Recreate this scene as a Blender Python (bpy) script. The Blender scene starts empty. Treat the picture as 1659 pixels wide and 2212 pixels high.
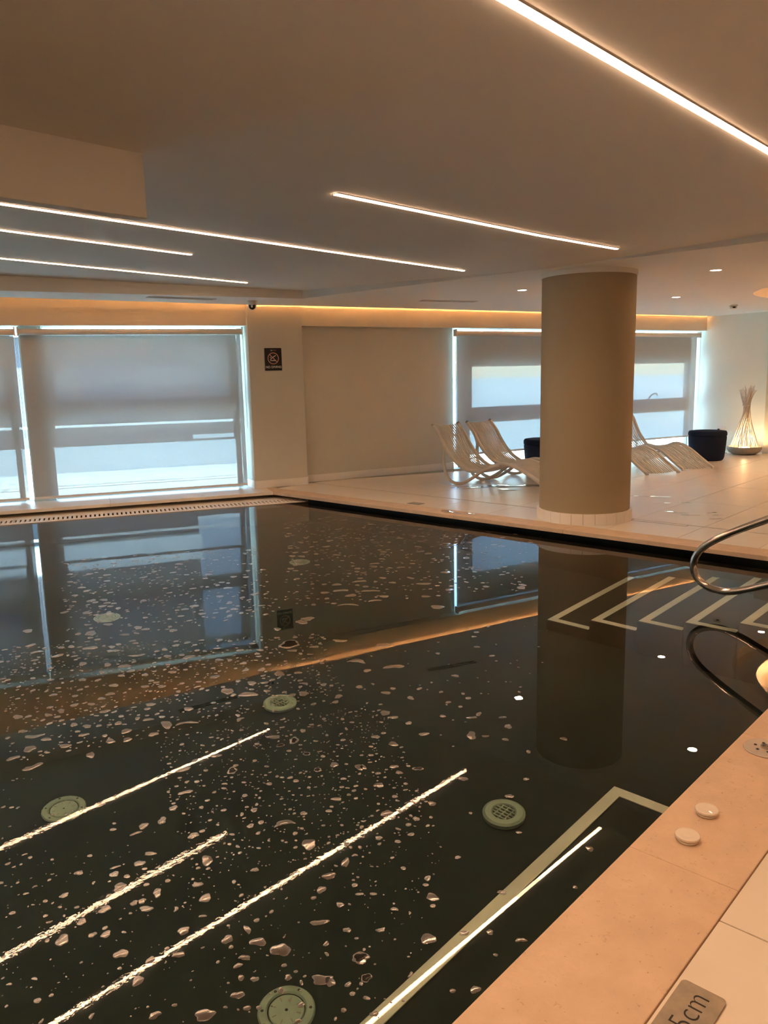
import bpy, bmesh, math, random
from mathutils import Vector, Matrix
R = math.radians
scene = bpy.context.scene
C = scene.collection
random.seed(7)

# ------------------------------------------------------------------ camera
cam_d = bpy.data.cameras.new('camera'); cam = bpy.data.objects.new('camera', cam_d); C.objects.link(cam)
cam_d.sensor_fit = 'VERTICAL'; cam_d.sensor_height = 36.0; cam_d.lens = 36.0 * 1687.9 / 2212.0
cam_d.clip_start = 0.05; cam_d.clip_end = 500
_r = Vector((0.67774, -0.73497, -0.02200)); _u = Vector((0.14121, 0.10073, 0.98484)); _f = Vector((0.72162, 0.67057, -0.17205))
cam.matrix_world = Matrix(((_r.x, _u.x, -_f.x, 0), (_r.y, _u.y, -_f.y, 0), (_r.z, _u.z, -_f.z, 1.5), (0, 0, 0, 1)))
scene.camera = cam

# ------------------------------------------------------------------ world, exposure
w = bpy.data.worlds.new('sky'); scene.world = w; w.use_nodes = True
nt = w.node_tree; bg = nt.nodes['Background']
sk = nt.nodes.new('ShaderNodeTexSky'); sk.sky_type = 'NISHITA'; sk.sun_disc = False
sk.sun_elevation = R(68); sk.sun_rotation = R(204); sk.dust_density = 0.6; sk.ozone_density = 1.2
nt.links.new(sk.outputs[0], bg.inputs[0]); bg.inputs[1].default_value = 2.2
sun_d = bpy.data.lights.new('sun', 'SUN'); sun = bpy.data.objects.new('sun', sun_d); C.objects.link(sun)
sun_d.energy = 84; sun_d.angle = R(0.8); sun_d.color = (.82, .96, 1.0)
sun.rotation_mode = 'QUATERNION'
sun.rotation_quaternion = Vector((math.cos(R(68)) * .40, math.cos(R(68)) * .9165, -math.sin(R(68)))).to_track_quat('-Z', 'Y')
vs = scene.view_settings
vs.view_transform = 'Standard'; vs.look = 'None'; vs.gamma = 1.0; vs.use_curve_mapping = False; vs.exposure = 0.12
scene.cycles.max_bounces = 12; scene.cycles.diffuse_bounces = 6; scene.cycles.glossy_bounces = 6
scene.cycles.transmission_bounces = 8; scene.cycles.transparent_max_bounces = 12
scene.cycles.caustics_refractive = True; scene.cycles.caustics_reflective = True
scene.cycles.sample_clamp_indirect = 0.0; scene.cycles.blur_glossy = 0.3

# ------------------------------------------------------------------ helpers
def link(name, me, mats=None, parent=None, smooth=False):
    o = bpy.data.objects.new(name, me); C.objects.link(o)
    if mats is not None and len(me.materials) == 0:
        for m in (mats if isinstance(mats, (list, tuple)) else [mats]): me.materials.append(m)
    if parent is not None: o.parent = parent
    if smooth:
        for p in me.polygons: p.use_smooth = True
    return o

def pyd(name, v, f):
    me = bpy.data.meshes.new(name); me.from_pydata([tuple(q) for q in v], [], f); me.update(); return me

def fixn(me):
    bm = bmesh.new(); bm.from_mesh(me); bmesh.ops.recalc_face_normals(bm, faces=bm.faces); bm.to_mesh(me); bm.free(); return me

def mk(name, v, f, mat, parent=None, smooth=False, fix=True):
    me = pyd(name, v, f)
    if fix: fixn(me)
    return link(name, me, mat, parent, smooth)

def empty(name, loc=(0, 0, 0), rz=0.0):
    o = bpy.data.objects.new(name, None); C.objects.link(o); o.location = loc; o.rotation_euler = (0, 0, rz)
    o.empty_display_size = 0.1; return o

def tag(o, label=None, cat=None, group=None, kind=None):
    if label: o['label'] = label
    if cat: o['category'] = cat
    if group: o['group'] = group
    if kind: o['kind'] = kind
    return o

BOXF = [(0, 3, 2, 1), (4, 5, 6, 7), (0, 1, 5, 4), (1, 2, 6, 5), (2, 3, 7, 6), (3, 0, 4, 7)]
def box_v(fr, a0, a1, b0, b1, z0, z1):
    return [fr(a, b, z) for z in (z0, z1) for a, b in ((a0, b0), (a1, b0), (a1, b1), (a0, b1))]
XY = lambda a, b, z: (a, b, z)
def bevel(me, wd, seg=2):
    bm = bmesh.new(); bm.from_mesh(me)
    bmesh.ops.recalc_face_normals(bm, faces=bm.faces)
    bmesh.ops.bevel(bm, geom=bm.edges[:], offset=wd, segments=seg, affect='EDGES', profile=0.5)
    bm.to_mesh(me); bm.free(); return me
def box(name, mat, a0, a1, b0, b1, z0, z1, fr=XY, parent=None, bev=0.0):
    me = pyd(name, box_v(fr, a0, a1, b0, b1, z0, z1), BOXF); fixn(me)
    if bev: bevel(me, bev)
    return link(name, me, mat, parent)

def prism(name, poly, z0, z1, mat, parent=None, bev=0.0):
    n = len(poly)
    v = [(p[0], p[1], z0) for p in poly] + [(p[0], p[1], z1) for p in poly]
    f = [tuple(range(n))[::-1], tuple(range(n, 2 * n))] + [(i, (i + 1) % n, n + (i + 1) % n, n + i) for i in range(n)]
    me = fixn(pyd(name, v, f))
    if bev: bevel(me, bev, 1)
    return link(name, me, mat, parent)

def clip(poly, a, b, c):           # keep a*x + b*y <= c
    out = []
    for i in range(len(poly)):
        p, q = poly[i], poly[(i + 1) % len(poly)]
        dp, dq = a * p[0] + b * p[1] - c, a * q[0] + b * q[1] - c
        if dp <= 0: out.append(p)
        if dp * dq < 0:
            t = dp / (dp - dq); out.append((p[0] + t * (q[0] - p[0]), p[1] + t * (q[1] - p[1])))
    return out

def tube_mesh(name, pts, rad, seg=10, caps=True, flat=None):
    pts = [Vector(p) for p in pts]; n = len(pts)
    rr = rad if isinstance(rad, (list, tuple)) else [rad] * n
    v, f = [], []
    t0 = (pts[1] - pts[0]).normalized()
    nrm = t0.orthogonal().normalized() if flat is None else Vector(flat)
    for i in range(n):
        t = (pts[min(i + 1, n - 1)] - pts[max(i - 1, 0)]).normalized()
        nrm = (nrm - t * nrm.dot(t)).normalized(); b = t.cross(nrm)
        for k in range(seg):
            a = 2 * math.pi * k / seg
            v.append(pts[i] + (nrm * math.cos(a) + b * math.sin(a)) * rr[i])
    for i in range(n - 1):
        for k in range(seg):
            f.append((i * seg + k, i * seg + (k + 1) % seg, (i + 1) * seg + (k + 1) % seg, (i + 1) * seg + k))
    if caps:
        f.append(tuple(range(seg))[::-1]); f.append(tuple(range((n - 1) * seg, n * seg)))
    return fixn(pyd(name, v, f))
def tube(name, pts, rad, mat, parent=None, seg=10, smooth=True):
    return link(name, tube_mesh(name, pts, rad, seg), mat, parent, smooth)

def ribbon_mesh(name, pts, wx, th):
    """bar of rectangular section (wx along local X, th in the Y-Z plane) along a path in the local Y-Z plane"""
    v, f = [], []; n = len(pts)
    for i in range(n):
        a, b = pts[max(i - 1, 0)], pts[min(i + 1, n - 1)]
        ty, tz = b[0] - a[0], b[1] - a[1]; l = math.hypot(ty, tz); ny, nz = -tz / l, ty / l
        y, z = pts[i]
        for sx, sn in ((-1, -1), (1, -1), (1, 1), (-1, 1)):
            v.append((sx * wx / 2, y + sn * ny * th / 2, z + sn * nz * th / 2))
    for i in range(n - 1):
        for k in range(4):
            f.append((i * 4 + k, i * 4 + (k + 1) % 4, i * 4 + 4 + (k + 1) % 4, i * 4 + 4 + k))
    f += [(3, 2, 1, 0), tuple(range(4 * n - 4, 4 * n))]
    return fixn(pyd(name, v, f))

def lathe_mesh(name, prof, seg=48, close=True):
    v, f = [], []; n = len(prof)
    for r, z in prof:
        for k in range(seg):
            a = 2 * math.pi * k / seg; v.append((r * math.cos(a), r * math.sin(a), z))
    for i in range(n - 1):
        for k in range(seg):
            f.append((i * seg + k, i * seg + (k + 1) % seg, (i + 1) * seg + (k + 1) % seg, (i + 1) * seg + k))
    if close:
        f.append(tuple(range(seg))[::-1]); f.append(tuple(range((n - 1) * seg, n * seg)))
    return fixn(pyd(name, v, f))
def lathe(name, prof, mat, parent=None, loc=(0, 0, 0), seg=48, smooth=False, close=True):
    o = link(name, lathe_mesh(name, prof, seg, close), mat, parent, smooth); o.location = loc; return o

def spline(pts, sub=8):
    out = []; n = len(pts)
    for i in range(n - 1):
        p0, p1, p2, p3 = pts[max(i - 1, 0)], pts[i], pts[i + 1], pts[min(i + 2, n - 1)]
        for k in range(sub):
            t = k / sub
            out.append(tuple(0.5 * (2 * b + (c - a) * t + (2 * a - 5 * b + 4 * c - d) * t * t + (3 * b - a - 3 * c + d) * t ** 3)
                             for a, b, c, d in zip(p0, p1, p2, p3)))
    out.append(tuple(pts[-1])); return out

def text(name, body, size, mw, mat, parent=None, depth=0.002, bold=0.0, align='CENTER'):
    cu = bpy.data.curves.new(name, 'FONT'); cu.body = body; cu.size = size; cu.extrude = depth; cu.offset = bold
    cu.align_x = align; cu.align_y = 'CENTER'; cu.resolution_u = 6
    tmp = bpy.data.objects.new('tmp', cu); C.objects.link(tmp)
    dg = bpy.context.evaluated_depsgraph_get()
    me = bpy.data.meshes.new_from_object(tmp.evaluated_get(dg)); bpy.data.objects.remove(tmp)
    me.transform(mw); me.materials.clear()
    return link(name, me, mat, parent)

# ------------------------------------------------------------------ materials
def mat(name, col, rough=0.6, metal=0.0, noise=None, bump=None, emit=None, spec=0.5, coat=0.0, col2=None, stretch=None, rough2=None):
    m = bpy.data.materials.new(name); m.use_nodes = True
    nt = m.node_tree; b = nt.nodes['Principled BSDF']; L = nt.links.new
    b.inputs['Base Color'].default_value = (*col, 1); b.inputs['Roughness'].default_value = rough
    b.inputs['Metallic'].default_value = metal; b.inputs['Specular IOR Level'].default_value = spec
    b.inputs['Coat Weight'].default_value = coat
    if noise or bump:
        tc = nt.nodes.new('ShaderNodeTexCoord'); mp = nt.nodes.new('ShaderNodeMapping')
        L(tc.outputs['Object'], mp.inputs[0])
        if stretch: mp.inputs['Scale'].default_value = stretch
    if noise:
        sc, amt = noise[0], noise[1]
        n = nt.nodes.new('ShaderNodeTexNoise'); n.inputs['Scale'].default_value = sc; n.inputs['Detail'].default_value = 6
        n.inputs['Roughness'].default_value = 0.6
        L(mp.outputs[0], n.inputs['Vector'])
        r = nt.nodes.new('ShaderNodeValToRGB'); r.color_ramp.elements[0].position = 0.3; r.color_ramp.elements[1].position = 0.7
        c2 = col2 or tuple(c * (1 - amt) for c in col)
        r.color_ramp.elements[0].color = (*c2, 1); r.color_ramp.elements[1].color = (*col, 1)
        L(n.outputs[0], r.inputs[0]); L(r.outputs[0], b.inputs['Base Color'])
        if rough2 is not None:
            mr = nt.nodes.new('ShaderNodeMapRange'); mr.inputs[1].default_value = .3; mr.inputs[2].default_value = .7
            mr.inputs[3].default_value = rough2; mr.inputs[4].default_value = rough
            L(n.outputs[0], mr.inputs[0]); L(mr.outputs[0], b.inputs['Roughness'])
    if bump:
        n2 = nt.nodes.new('ShaderNodeTexNoise'); n2.inputs['Scale'].default_value = bump[0]; n2.inputs['Detail'].default_value = 5
        L(mp.outputs[0], n2.inputs['Vector'])
        bp = nt.nodes.new('ShaderNodeBump'); bp.inputs['Strength'].default_value = bump[1]; bp.inputs['Distance'].default_value = bump[2] if len(bump) > 2 else 0.01
        L(n2.outputs[0], bp.inputs['Height']); L(bp.outputs[0], b.inputs['Normal'])
    if emit:
        b.inputs['Emission Color'].default_value = (*emit[0], 1); b.inputs['Emission Strength'].default_value = emit[1]
    return m

def emission(name, col, s):
    m = bpy.data.materials.new(name); m.use_nodes = True; nt = m.node_tree; nt.nodes.clear()
    o = nt.nodes.new('ShaderNodeOutputMaterial'); e = nt.nodes.new('ShaderNodeEmission')
    e.inputs[0].default_value = (*col, 1); e.inputs[1].default_value = s; nt.links.new(e.outputs[0], o.inputs[0]); return m

M = {}
M['ceil'] = mat('ceiling_paint', (.78, .755, .71), .75, noise=(1.3, .03), bump=(60, .05, .002))
M['ceil_daylit'] = mat('daylit_ceiling_paint', (.88, .875, .855), .75, noise=(1.3, .02), bump=(60, .05, .002))  # whiter than the main ceiling, with window daylight put into its colour
M['wall_daylit'] = mat('daylit_wall_paint', (.78, .80, .72), .7, noise=(1.7, .03), bump=(90, .06, .002))  # lightened to stand in for daylight falling on the lamp wall
M['wall'] = mat('wall_paint', (.66, .63, .535), .7, noise=(1.7, .04), bump=(90, .06, .002))
M['column'] = mat('column_paint', (.40, .32, .205), .7, noise=(1.7, .04), bump=(90, .06, .002))
M['white'] = mat('white_trim', (.78, .75, .70), .45, noise=(6, .05))
M['board'] = mat('pale_board_tile', (.88, .84, .78), .35, noise=(6, .04))
M['tile'] = mat('porcelain_tile', (.75, .685, .59), .34, noise=(1.6, .07), stretch=(2.2, .7, 1), bump=(9, .02, .003), rough2=.28)
M['ground_base'] = mat('grout', (.16, .12, .09), .9, noise=(20, .3))
M['coping'] = mat('limestone_coping', (.68, .51, .365), .62, noise=(9, .16), bump=(70, .25, .004))
# pits, scuffs and worn streaks in the limestone
def add_pits(m, scale, amount, dark):
    nt = m.node_tree; b = nt.nodes['Principled BSDF']; src = b.inputs['Base Color'].links[0].from_socket
    tc = nt.nodes.new('ShaderNodeTexCoord'); n = nt.nodes.new('ShaderNodeTexNoise'); n.inputs['Scale'].default_value = scale
    n.inputs['Detail'].default_value = 8; n.inputs['Roughness'].default_value = .7
    nt.links.new(tc.outputs['Object'], n.inputs['Vector'])
    r = nt.nodes.new('ShaderNodeValToRGB'); r.color_ramp.elements[0].position = .62; r.color_ramp.elements[1].position = .70
    r.color_ramp.elements[0].color = (0, 0, 0, 1); r.color_ramp.elements[1].color = (amount,) * 3 + (1,)
    mx = nt.nodes.new('ShaderNodeMixRGB'); mx.inputs[2].default_value = (*dark, 1)
    nt.links.new(n.outputs[0], r.inputs[0]); nt.links.new(r.outputs[0], mx.inputs[0]); nt.links.new(src, mx.inputs[1])
    nt.links.new(mx.outputs[0], b.inputs['Base Color'])
add_pits(M['coping'], 17, .55, (.33, .20, .12))
add_pits(M['coping'], 75, .7, (.26, .15, .09))
M['basin'] = mat('dark_basin_mosaic', (.014, .027, .023), .55, noise=(1.6, .5), bump=(25, .1, .004), spec=.3)
M['rim'] = mat('black_pool_rim', (.006, .006, .006), .5, noise=(8, .3), spec=.2)
M['nosing'] = mat('pale_nosing_strip', (.86, .84, .73), .6, noise=(12, .08))
M['fitting'] = mat('pale_green_fitting', (.40, .50, .40), .5, noise=(15, .12))
M['fit_dark'] = mat('fitting_recess', (.03, .035, .03), .6, noise=(20, .2))
M['steel'] = mat('polished_steel', (.62, .57, .53), .16, 1.0, noise=(40, .05), bump=(120, .02, .001))
M['disc'] = mat('satin_steel', (.62, .56, .50), .42, .5, noise=(40, .06))
M['plate'] = mat('brushed_plate', (.27, .245, .20), .5, .35, noise=(26, .35), bump=(60, .2, .002), col2=(.40, .33, .25))
M['engrave'] = mat('engraved_black', (.012, .010, .010), .5, noise=(30, .2))
M['cap'] = mat('white_ceramic_cap', (.80, .72, .62), .22, noise=(14, .05), coat=.3)
M['resin'] = mat('cream_resin', (.70, .65, .58), .45, noise=(8, .06))
M['navy'] = mat('navy_fabric', (.012, .022, .055), .85, noise=(120, .35), bump=(220, .3, .003), spec=.2)
M['concrete'] = mat('grey_bowl', (.36, .34, .30), .7, noise=(20, .15), bump=(40, .1, .003))
M['twig'] = mat('bleached_twig', (.84, .78, .70), .7, noise=(30, .2))
M['frame'] = mat('window_frame_paint', (.62, .58, .54), .5, noise=(9, .06))
M['alu'] = mat('pale_aluminium', (.62, .60, .57), .35, .4, noise=(20, .05))
M['black'] = mat('black_plastic', (.010, .010, .012), .2, noise=(30, .2))
M['signblack'] = mat('sign_black', (.008, .006, .006), .35, noise=(30, .2))
M['signwhite'] = mat('sign_white', (.75, .72, .70), .5, noise=(30, .05))
M['signcopper'] = mat('sign_copper', (.70, .33, .22), .5, noise=(30, .08))
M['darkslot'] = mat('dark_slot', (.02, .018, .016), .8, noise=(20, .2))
M['gutter'] = mat('gutter_stone', (.84, .77, .67), .5, noise=(10, .08))
M['footjoint'] = mat('foot_grout', (.26, .19, .14), .8, noise=(20, .2))
M['led'] = emission('led_diffuser', (1.0, .62, .37), 34)
M['cove'] = emission('cove_led', (1.0, .43, .15), 125)
M['cove_dim'] = emission('cove_led_dimmed', (1.0, .43, .15), 125 * .42)
M['recess'] = emission('recess_led', (1.0, .46, .19), 95)
M['spot'] = emission('downlight_lens', (1.0, .78, .55), 60)
M['bulb'] = emission('lamp_glow', (1.0, .66, .33), 45)
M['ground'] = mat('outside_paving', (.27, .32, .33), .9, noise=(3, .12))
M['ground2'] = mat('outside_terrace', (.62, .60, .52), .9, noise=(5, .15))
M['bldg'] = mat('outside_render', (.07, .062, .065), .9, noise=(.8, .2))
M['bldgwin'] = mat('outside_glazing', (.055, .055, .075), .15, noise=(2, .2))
M['extwhite'] = mat('outside_white', (.80, .82, .82), .6, noise=(4, .05))

def water_mat():
    m = bpy.data.materials.new('pool_water_surface'); m.use_nodes = True; nt = m.node_tree; nt.nodes.clear(); L = nt.links.new
    o = nt.nodes.new('ShaderNodeOutputMaterial'); g = nt.nodes.new('ShaderNodeBsdfRefraction'); gl = nt.nodes.new('ShaderNodeBsdfGlossy'); gl.inputs['Roughness'].default_value = 0.0; gl.inputs['Color'].default_value = (1, 1, 1, 1)
    fr = nt.nodes.new('ShaderNodeFresnel'); fr.inputs[0].default_value = 1.333; mx = nt.nodes.new('ShaderNodeMixShader')
    g.inputs['Color'].default_value = (.90, .98, .92, 1); g.inputs['Roughness'].default_value = 0.0; g.inputs['IOR'].default_value = 1.333
    tc = nt.nodes.new('ShaderNodeTexCoord')
    a = nt.nodes.new('ShaderNodeTexNoise'); a.inputs['Scale'].default_value = 60; a.inputs['Detail'].default_value = 3
    b = nt.nodes.new('ShaderNodeTexNoise'); b.inputs['Scale'].default_value = 1.1; b.inputs['Detail'].default_value = 1
    k = nt.nodes.new('ShaderNodeTexNoise'); k.inputs['Scale'].default_value = .55; k.inputs['Detail'].default_value = 1
    for n in (a, b, k): L(tc.outputs['Object'], n.inputs['Vector'])
    r = nt.nodes.new('ShaderNodeMapRange'); r.inputs[1].default_value = .40; r.inputs[2].default_value = .52; r.inputs[3].default_value = .25; r.inputs[4].default_value = 1.0
    L(k.outputs[0], r.inputs[0])
    sx = nt.nodes.new('ShaderNodeSeparateXYZ'); L(tc.outputs['Object'], sx.inputs[0])
    ry = nt.nodes.new('ShaderNodeMapRange'); ry.interpolation_type = 'SMOOTHSTEP'; ry.inputs[1].default_value = 1.45; ry.inputs[2].default_value = 1.85; ry.inputs[3].default_value = .06; L(sx.outputs['Y'], ry.inputs[0])
    rx = nt.nodes.new('ShaderNodeMapRange'); rx.interpolation_type = 'SMOOTHSTEP'; rx.inputs[1].default_value = 3.3; rx.inputs[2].default_value = 2.6; rx.inputs[3].default_value = .08; L(sx.outputs['X'], rx.inputs[0])
    m0 = nt.nodes.new('ShaderNodeMath'); m0.operation = 'MULTIPLY'; L(ry.outputs[0], m0.inputs[0]); L(rx.outputs[0], m0.inputs[1])
    m1 = nt.nodes.new('ShaderNodeMath'); m1.operation = 'MULTIPLY'; L(r.outputs[0], m1.inputs[0]); L(m0.outputs[0], m1.inputs[1])
    mu = nt.nodes.new('ShaderNodeMath'); mu.operation = 'MULTIPLY'; L(a.outputs[0], mu.inputs[0]); L(m1.outputs[0], mu.inputs[1])
    b1 = nt.nodes.new('ShaderNodeBump'); b1.inputs['Strength'].default_value = 1.0; b1.inputs['Distance'].default_value = .00006
    b2 = nt.nodes.new('ShaderNodeBump'); b2.inputs['Strength'].default_value = 1.0; b2.inputs['Distance'].default_value = .0004
    L(b.outputs[0], b2.inputs['Height']); L(mu.outputs[0], b1.inputs['Height']); L(b2.outputs[0], b1.inputs['Normal'])
    for q in (g, gl, fr): L(b1.outputs[0], q.inputs['Normal'])
    L(fr.outputs[0], mx.inputs[0]); L(g.outputs[0], mx.inputs[1]); L(gl.outputs[0], mx.inputs[2]); L(mx.outputs[0], o.inputs[0]); return m
M['water'] = water_mat()

def fabric_mat():
    m = bpy.data.materials.new('screen_fabric'); m.use_nodes = True; nt = m.node_tree; nt.nodes.clear(); L = nt.links.new
    o = nt.nodes.new('ShaderNodeOutputMaterial')
    d = nt.nodes.new('ShaderNodeBsdfDiffuse'); t = nt.nodes.new('ShaderNodeBsdfTranslucent'); p = nt.nodes.new('ShaderNodeBsdfTransparent')
    d.inputs[0].default_value = (.47, .49, .48, 1); t.inputs[0].default_value = (.42, .47, .48, 1)
    mx = nt.nodes.new('ShaderNodeMixShader'); mx.inputs[0].default_value = 0.075; L(d.outputs[0], mx.inputs[1]); L(t.outputs[0], mx.inputs[2])
    tc = nt.nodes.new('ShaderNodeTexCoord'); n = nt.nodes.new('ShaderNodeTexNoise'); n.inputs['Scale'].default_value = 90; n.inputs['Detail'].default_value = 6
    n.inputs['Roughness'].default_value = .7
    L(tc.outputs['Object'], n.inputs['Vector'])
    r = nt.nodes.new('ShaderNodeMapRange'); r.inputs[1].default_value = .3; r.inputs[2].default_value = .7; r.inputs[3].default_value = 0.057 * .55; r.inputs[4].default_value = 0.057 * 1.45
    L(n.outputs[0], r.inputs[0])
    mz = nt.nodes.new('ShaderNodeMixShader'); L(r.outputs[0], mz.inputs[0]); L(mx.outputs[0], mz.inputs[1]); L(p.outputs[0], mz.inputs[2])
    L(mz.outputs[0], o.inputs[0]); return m
M['fabric'] = fabric_mat()

def glass_mat():
    m = bpy.data.materials.new('window_glass'); m.use_nodes = True; nt = m.node_tree; nt.nodes.clear(); L = nt.links.new
    o = nt.nodes.new('ShaderNodeOutputMaterial'); t = nt.nodes.new('ShaderNodeBsdfTransparent'); g = nt.nodes.new('ShaderNodeBsdfGlossy')
    t.inputs[0].default_value = (.84, .96, 1.0, 1); g.inputs['Roughness'].default_value = .02
    lw = nt.nodes.new('ShaderNodeLayerWeight'); pw = nt.nodes.new('ShaderNodeMath'); pw.operation = 'POWER'; pw.inputs[1].default_value = 5.0; L(lw.outputs['Facing'], pw.inputs[0])
    lw.inputs[0].default_value = .5
    f = nt.nodes.new('ShaderNodeMath'); f.operation = 'MULTIPLY_ADD'; f.inputs[1].default_value = .9; f.inputs[2].default_value = .03; L(pw.outputs[0], f.inputs[0])
    mx = nt.nodes.new('ShaderNodeMixShader'); L(f.outputs[0], mx.inputs[0]); L(t.outputs[0], mx.inputs[1]); L(g.outputs[0], mx.inputs[2]); L(mx.outputs[0], o.inputs[0]); return m
M['glass'] = glass_mat()

def bubble_mat():
    m = bpy.data.materials.new('bubble_film'); m.use_nodes = True; nt = m.node_tree; nt.nodes.clear(); L = nt.links.new
    o = nt.nodes.new('ShaderNodeOutputMaterial'); d = nt.nodes.new('ShaderNodeBsdfDiffuse'); d.inputs[0].default_value = (.095, .08, .07, 1)
    g = nt.nodes.new('ShaderNodeBsdfGlossy'); g.inputs[0].default_value = (.9, .88, .85, 1); g.inputs['Roughness'].default_value = .12
    t = nt.nodes.new('ShaderNodeBsdfTransparent')
    a = nt.nodes.new('ShaderNodeMixShader'); lw = nt.nodes.new('ShaderNodeLayerWeight'); lw.inputs[0].default_value = .5; pw = nt.nodes.new('ShaderNodeMath'); pw.operation = 'POWER'; pw.inputs[1].default_value = 3.0
    L(lw.outputs['Facing'], pw.inputs[0]); ma = nt.nodes.new('ShaderNodeMath'); ma.operation = 'MULTIPLY_ADD'; ma.inputs[1].default_value = .75; ma.inputs[2].default_value = .22; L(pw.outputs[0], ma.inputs[0]); L(ma.outputs[0], a.inputs[0]); L(d.outputs[0], a.inputs[1]); L(g.outputs[0], a.inputs[2])
    b = nt.nodes.new('ShaderNodeMixShader'); b.inputs[0].default_value = .12; L(a.outputs[0], b.inputs[1]); L(t.outputs[0], b.inputs[2])
    L(b.outputs[0], o.inputs[0]); return m
M['bubble'] = bubble_mat()
def puddle_mat():
    m = bpy.data.materials.new('wet_film'); m.use_nodes = True; nt = m.node_tree; nt.nodes.clear(); L = nt.links.new
    o = nt.nodes.new('ShaderNodeOutputMaterial'); g = nt.nodes.new('ShaderNodeBsdfGlossy'); g.inputs['Roughness'].default_value = .03
    t = nt.nodes.new('ShaderNodeBsdfTransparent'); t.inputs[0].default_value = (.99, .99, .99, 1)
    f = nt.nodes.new('ShaderNodeFresnel'); f.inputs[0].default_value = 1.333
    mx = nt.nodes.new('ShaderNodeMixShader'); L(f.outputs[0], mx.inputs[0]); L(t.outputs[0], mx.inputs[1]); L(g.outputs[0], mx.inputs[2]); L(mx.outputs[0], o.inputs[0]); return m
M['wet'] = puddle_mat()

# ------------------------------------------------------------------ frames of the two window walls
D = .085                                   # deck height above the water
CE = 2.40                                  # perimeter ceiling
RF = 2.78                                  # slab above
A1 = R(-27); U1 = (math.cos(A1), math.sin(A1)); N1 = (-U1[1], U1[0])
A2 = R(-18); U2 = (math.cos(A2), math.sin(A2)); N2 = (-U2[1], U2[0])
def W1(u, n, z): return (U1[0] * u + N1[0] * n, U1[1] * u + N1[1] * n, z)
def W2(u, n, z): return (U2[0] * u + N2[0] * n, U2[1] * u + N2[1] * n, z)
XF = 6.20                                  # pool-side lip of the deck behind the pool
YN = .935                                  # lip of the deck the camera stands on
XL, YB = -3.5, -3.0                        # closing walls behind the camera
KX, KY, _ = W2(11.97, 9.58, 0)
def w3(y): return KX + (y - KY) * math.tan(R(18))

# ------------------------------------------------------------------ pool basin
def S(o): o['kind'] = 'structure'; return o
PD = -1.2
pool = S(empty('pool_basin', (2, 4, PD)))
pool['label'] = 'dark green pool basin under the water'
def child(o, p): o.parent = p; o.matrix_parent_inverse = Matrix.Translation((-p.location.x, -p.location.y, -p.location.z)); return o
xin = XF + .10
def yg(x, n): return (n - N1[0] * x) / N1[1]
LX = -2.8
outer = [(LX, YN - .04), (xin, YN - .04), (xin, yg(xin, 9.2)), (LX, yg(LX, 9.2))]
child(mk('pool_floor', [(x, y, PD) for x, y in outer], [(0, 1, 2, 3)], M['basin'], fix=False), pool)
zt = [0.045, 0.045, -.004, 0.045]
for i, nm in enumerate(('pool_wall', 'pool_wall', 'pool_wall', 'pool_wall')):
    a, b = outer[i], outer[(i + 1) % 4]
    child(mk(nm, [(a[0], a[1], PD), (b[0], b[1], PD), (b[0], b[1], zt[i]), (a[0], a[1], zt[i])], [(0, 1, 2, 3)], M['rim'] if i in (1,) else M['basin'], fix=False), pool)
# steps going down towards the window side along the back of the pool
XC = 4.92
stair = S(empty('pool_stair', (5.5, 2.2, PD))); stair['label'] = 'flight of underwater steps with pale angled nosings'
edges = [(2.95, -1.0), (2.595, -.80), (2.24, -.60), (1.92, -.43), (1.58, -.23)]
def l_strip(name, x0, y0, x1, y1, w, z, parent, flipx=1):
    """flat L strip: long arm along X at y0, short arm along Y at x0"""
    v = [(x0, y0), (x1, y0), (x1, y0 - w), (x0 + flipx * w, y0 - w), (x0 + flipx * w, y1), (x0, y1)]
    o = prism(name, v, z, z + .006, M['nosing']); return child(o, parent)
for i in range(5):
    y, z = edges[i]; ylow = edges[i + 1][0] if i < 4 else YN - .035
    st = child(box('step', M['basin'], XC, xin - .01, ylow, y, PD + .002, z, bev=.012), stair)
    l_strip('nosing_strip', XC + .012, y - .012, xin - .03, ylow + .01, .055, z + .001, stair)
# bench along the near side
bench = S(empty('pool_bench', (1, 1.1, PD))); bench['label'] = 'submerged ledge below the near coping with a pale edge strip'
child(box('ledge', M['basin'], LX + .01, 2.90, YN - .035, 1.395, PD + .002, -.5, bev=.01), bench)
v = [(2.885, 1.385), (LX + .1, 1.385), (LX + .1, 1.335), (2.83, 1.335), (2.83, YN - .02), (2.885, YN - .02)]
child(prism('nosing_strip', v, -.499, -.493, M['nosing']), bench)

# water
wp = [(LX + .001, YN - .039), (xin - .001, YN - .039), (xin - .001, yg(xin, 9.2) - .001), (LX + .001, yg(LX, 9.2) - .001)]
water = mk('pool_water', [(x, y, 0) for x, y in wp], [(0, 1, 2, 3)], M['water'], fix=False)
tag(water, 'still dark pool water mirroring the ceiling lights', 'water', kind='structure')

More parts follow.
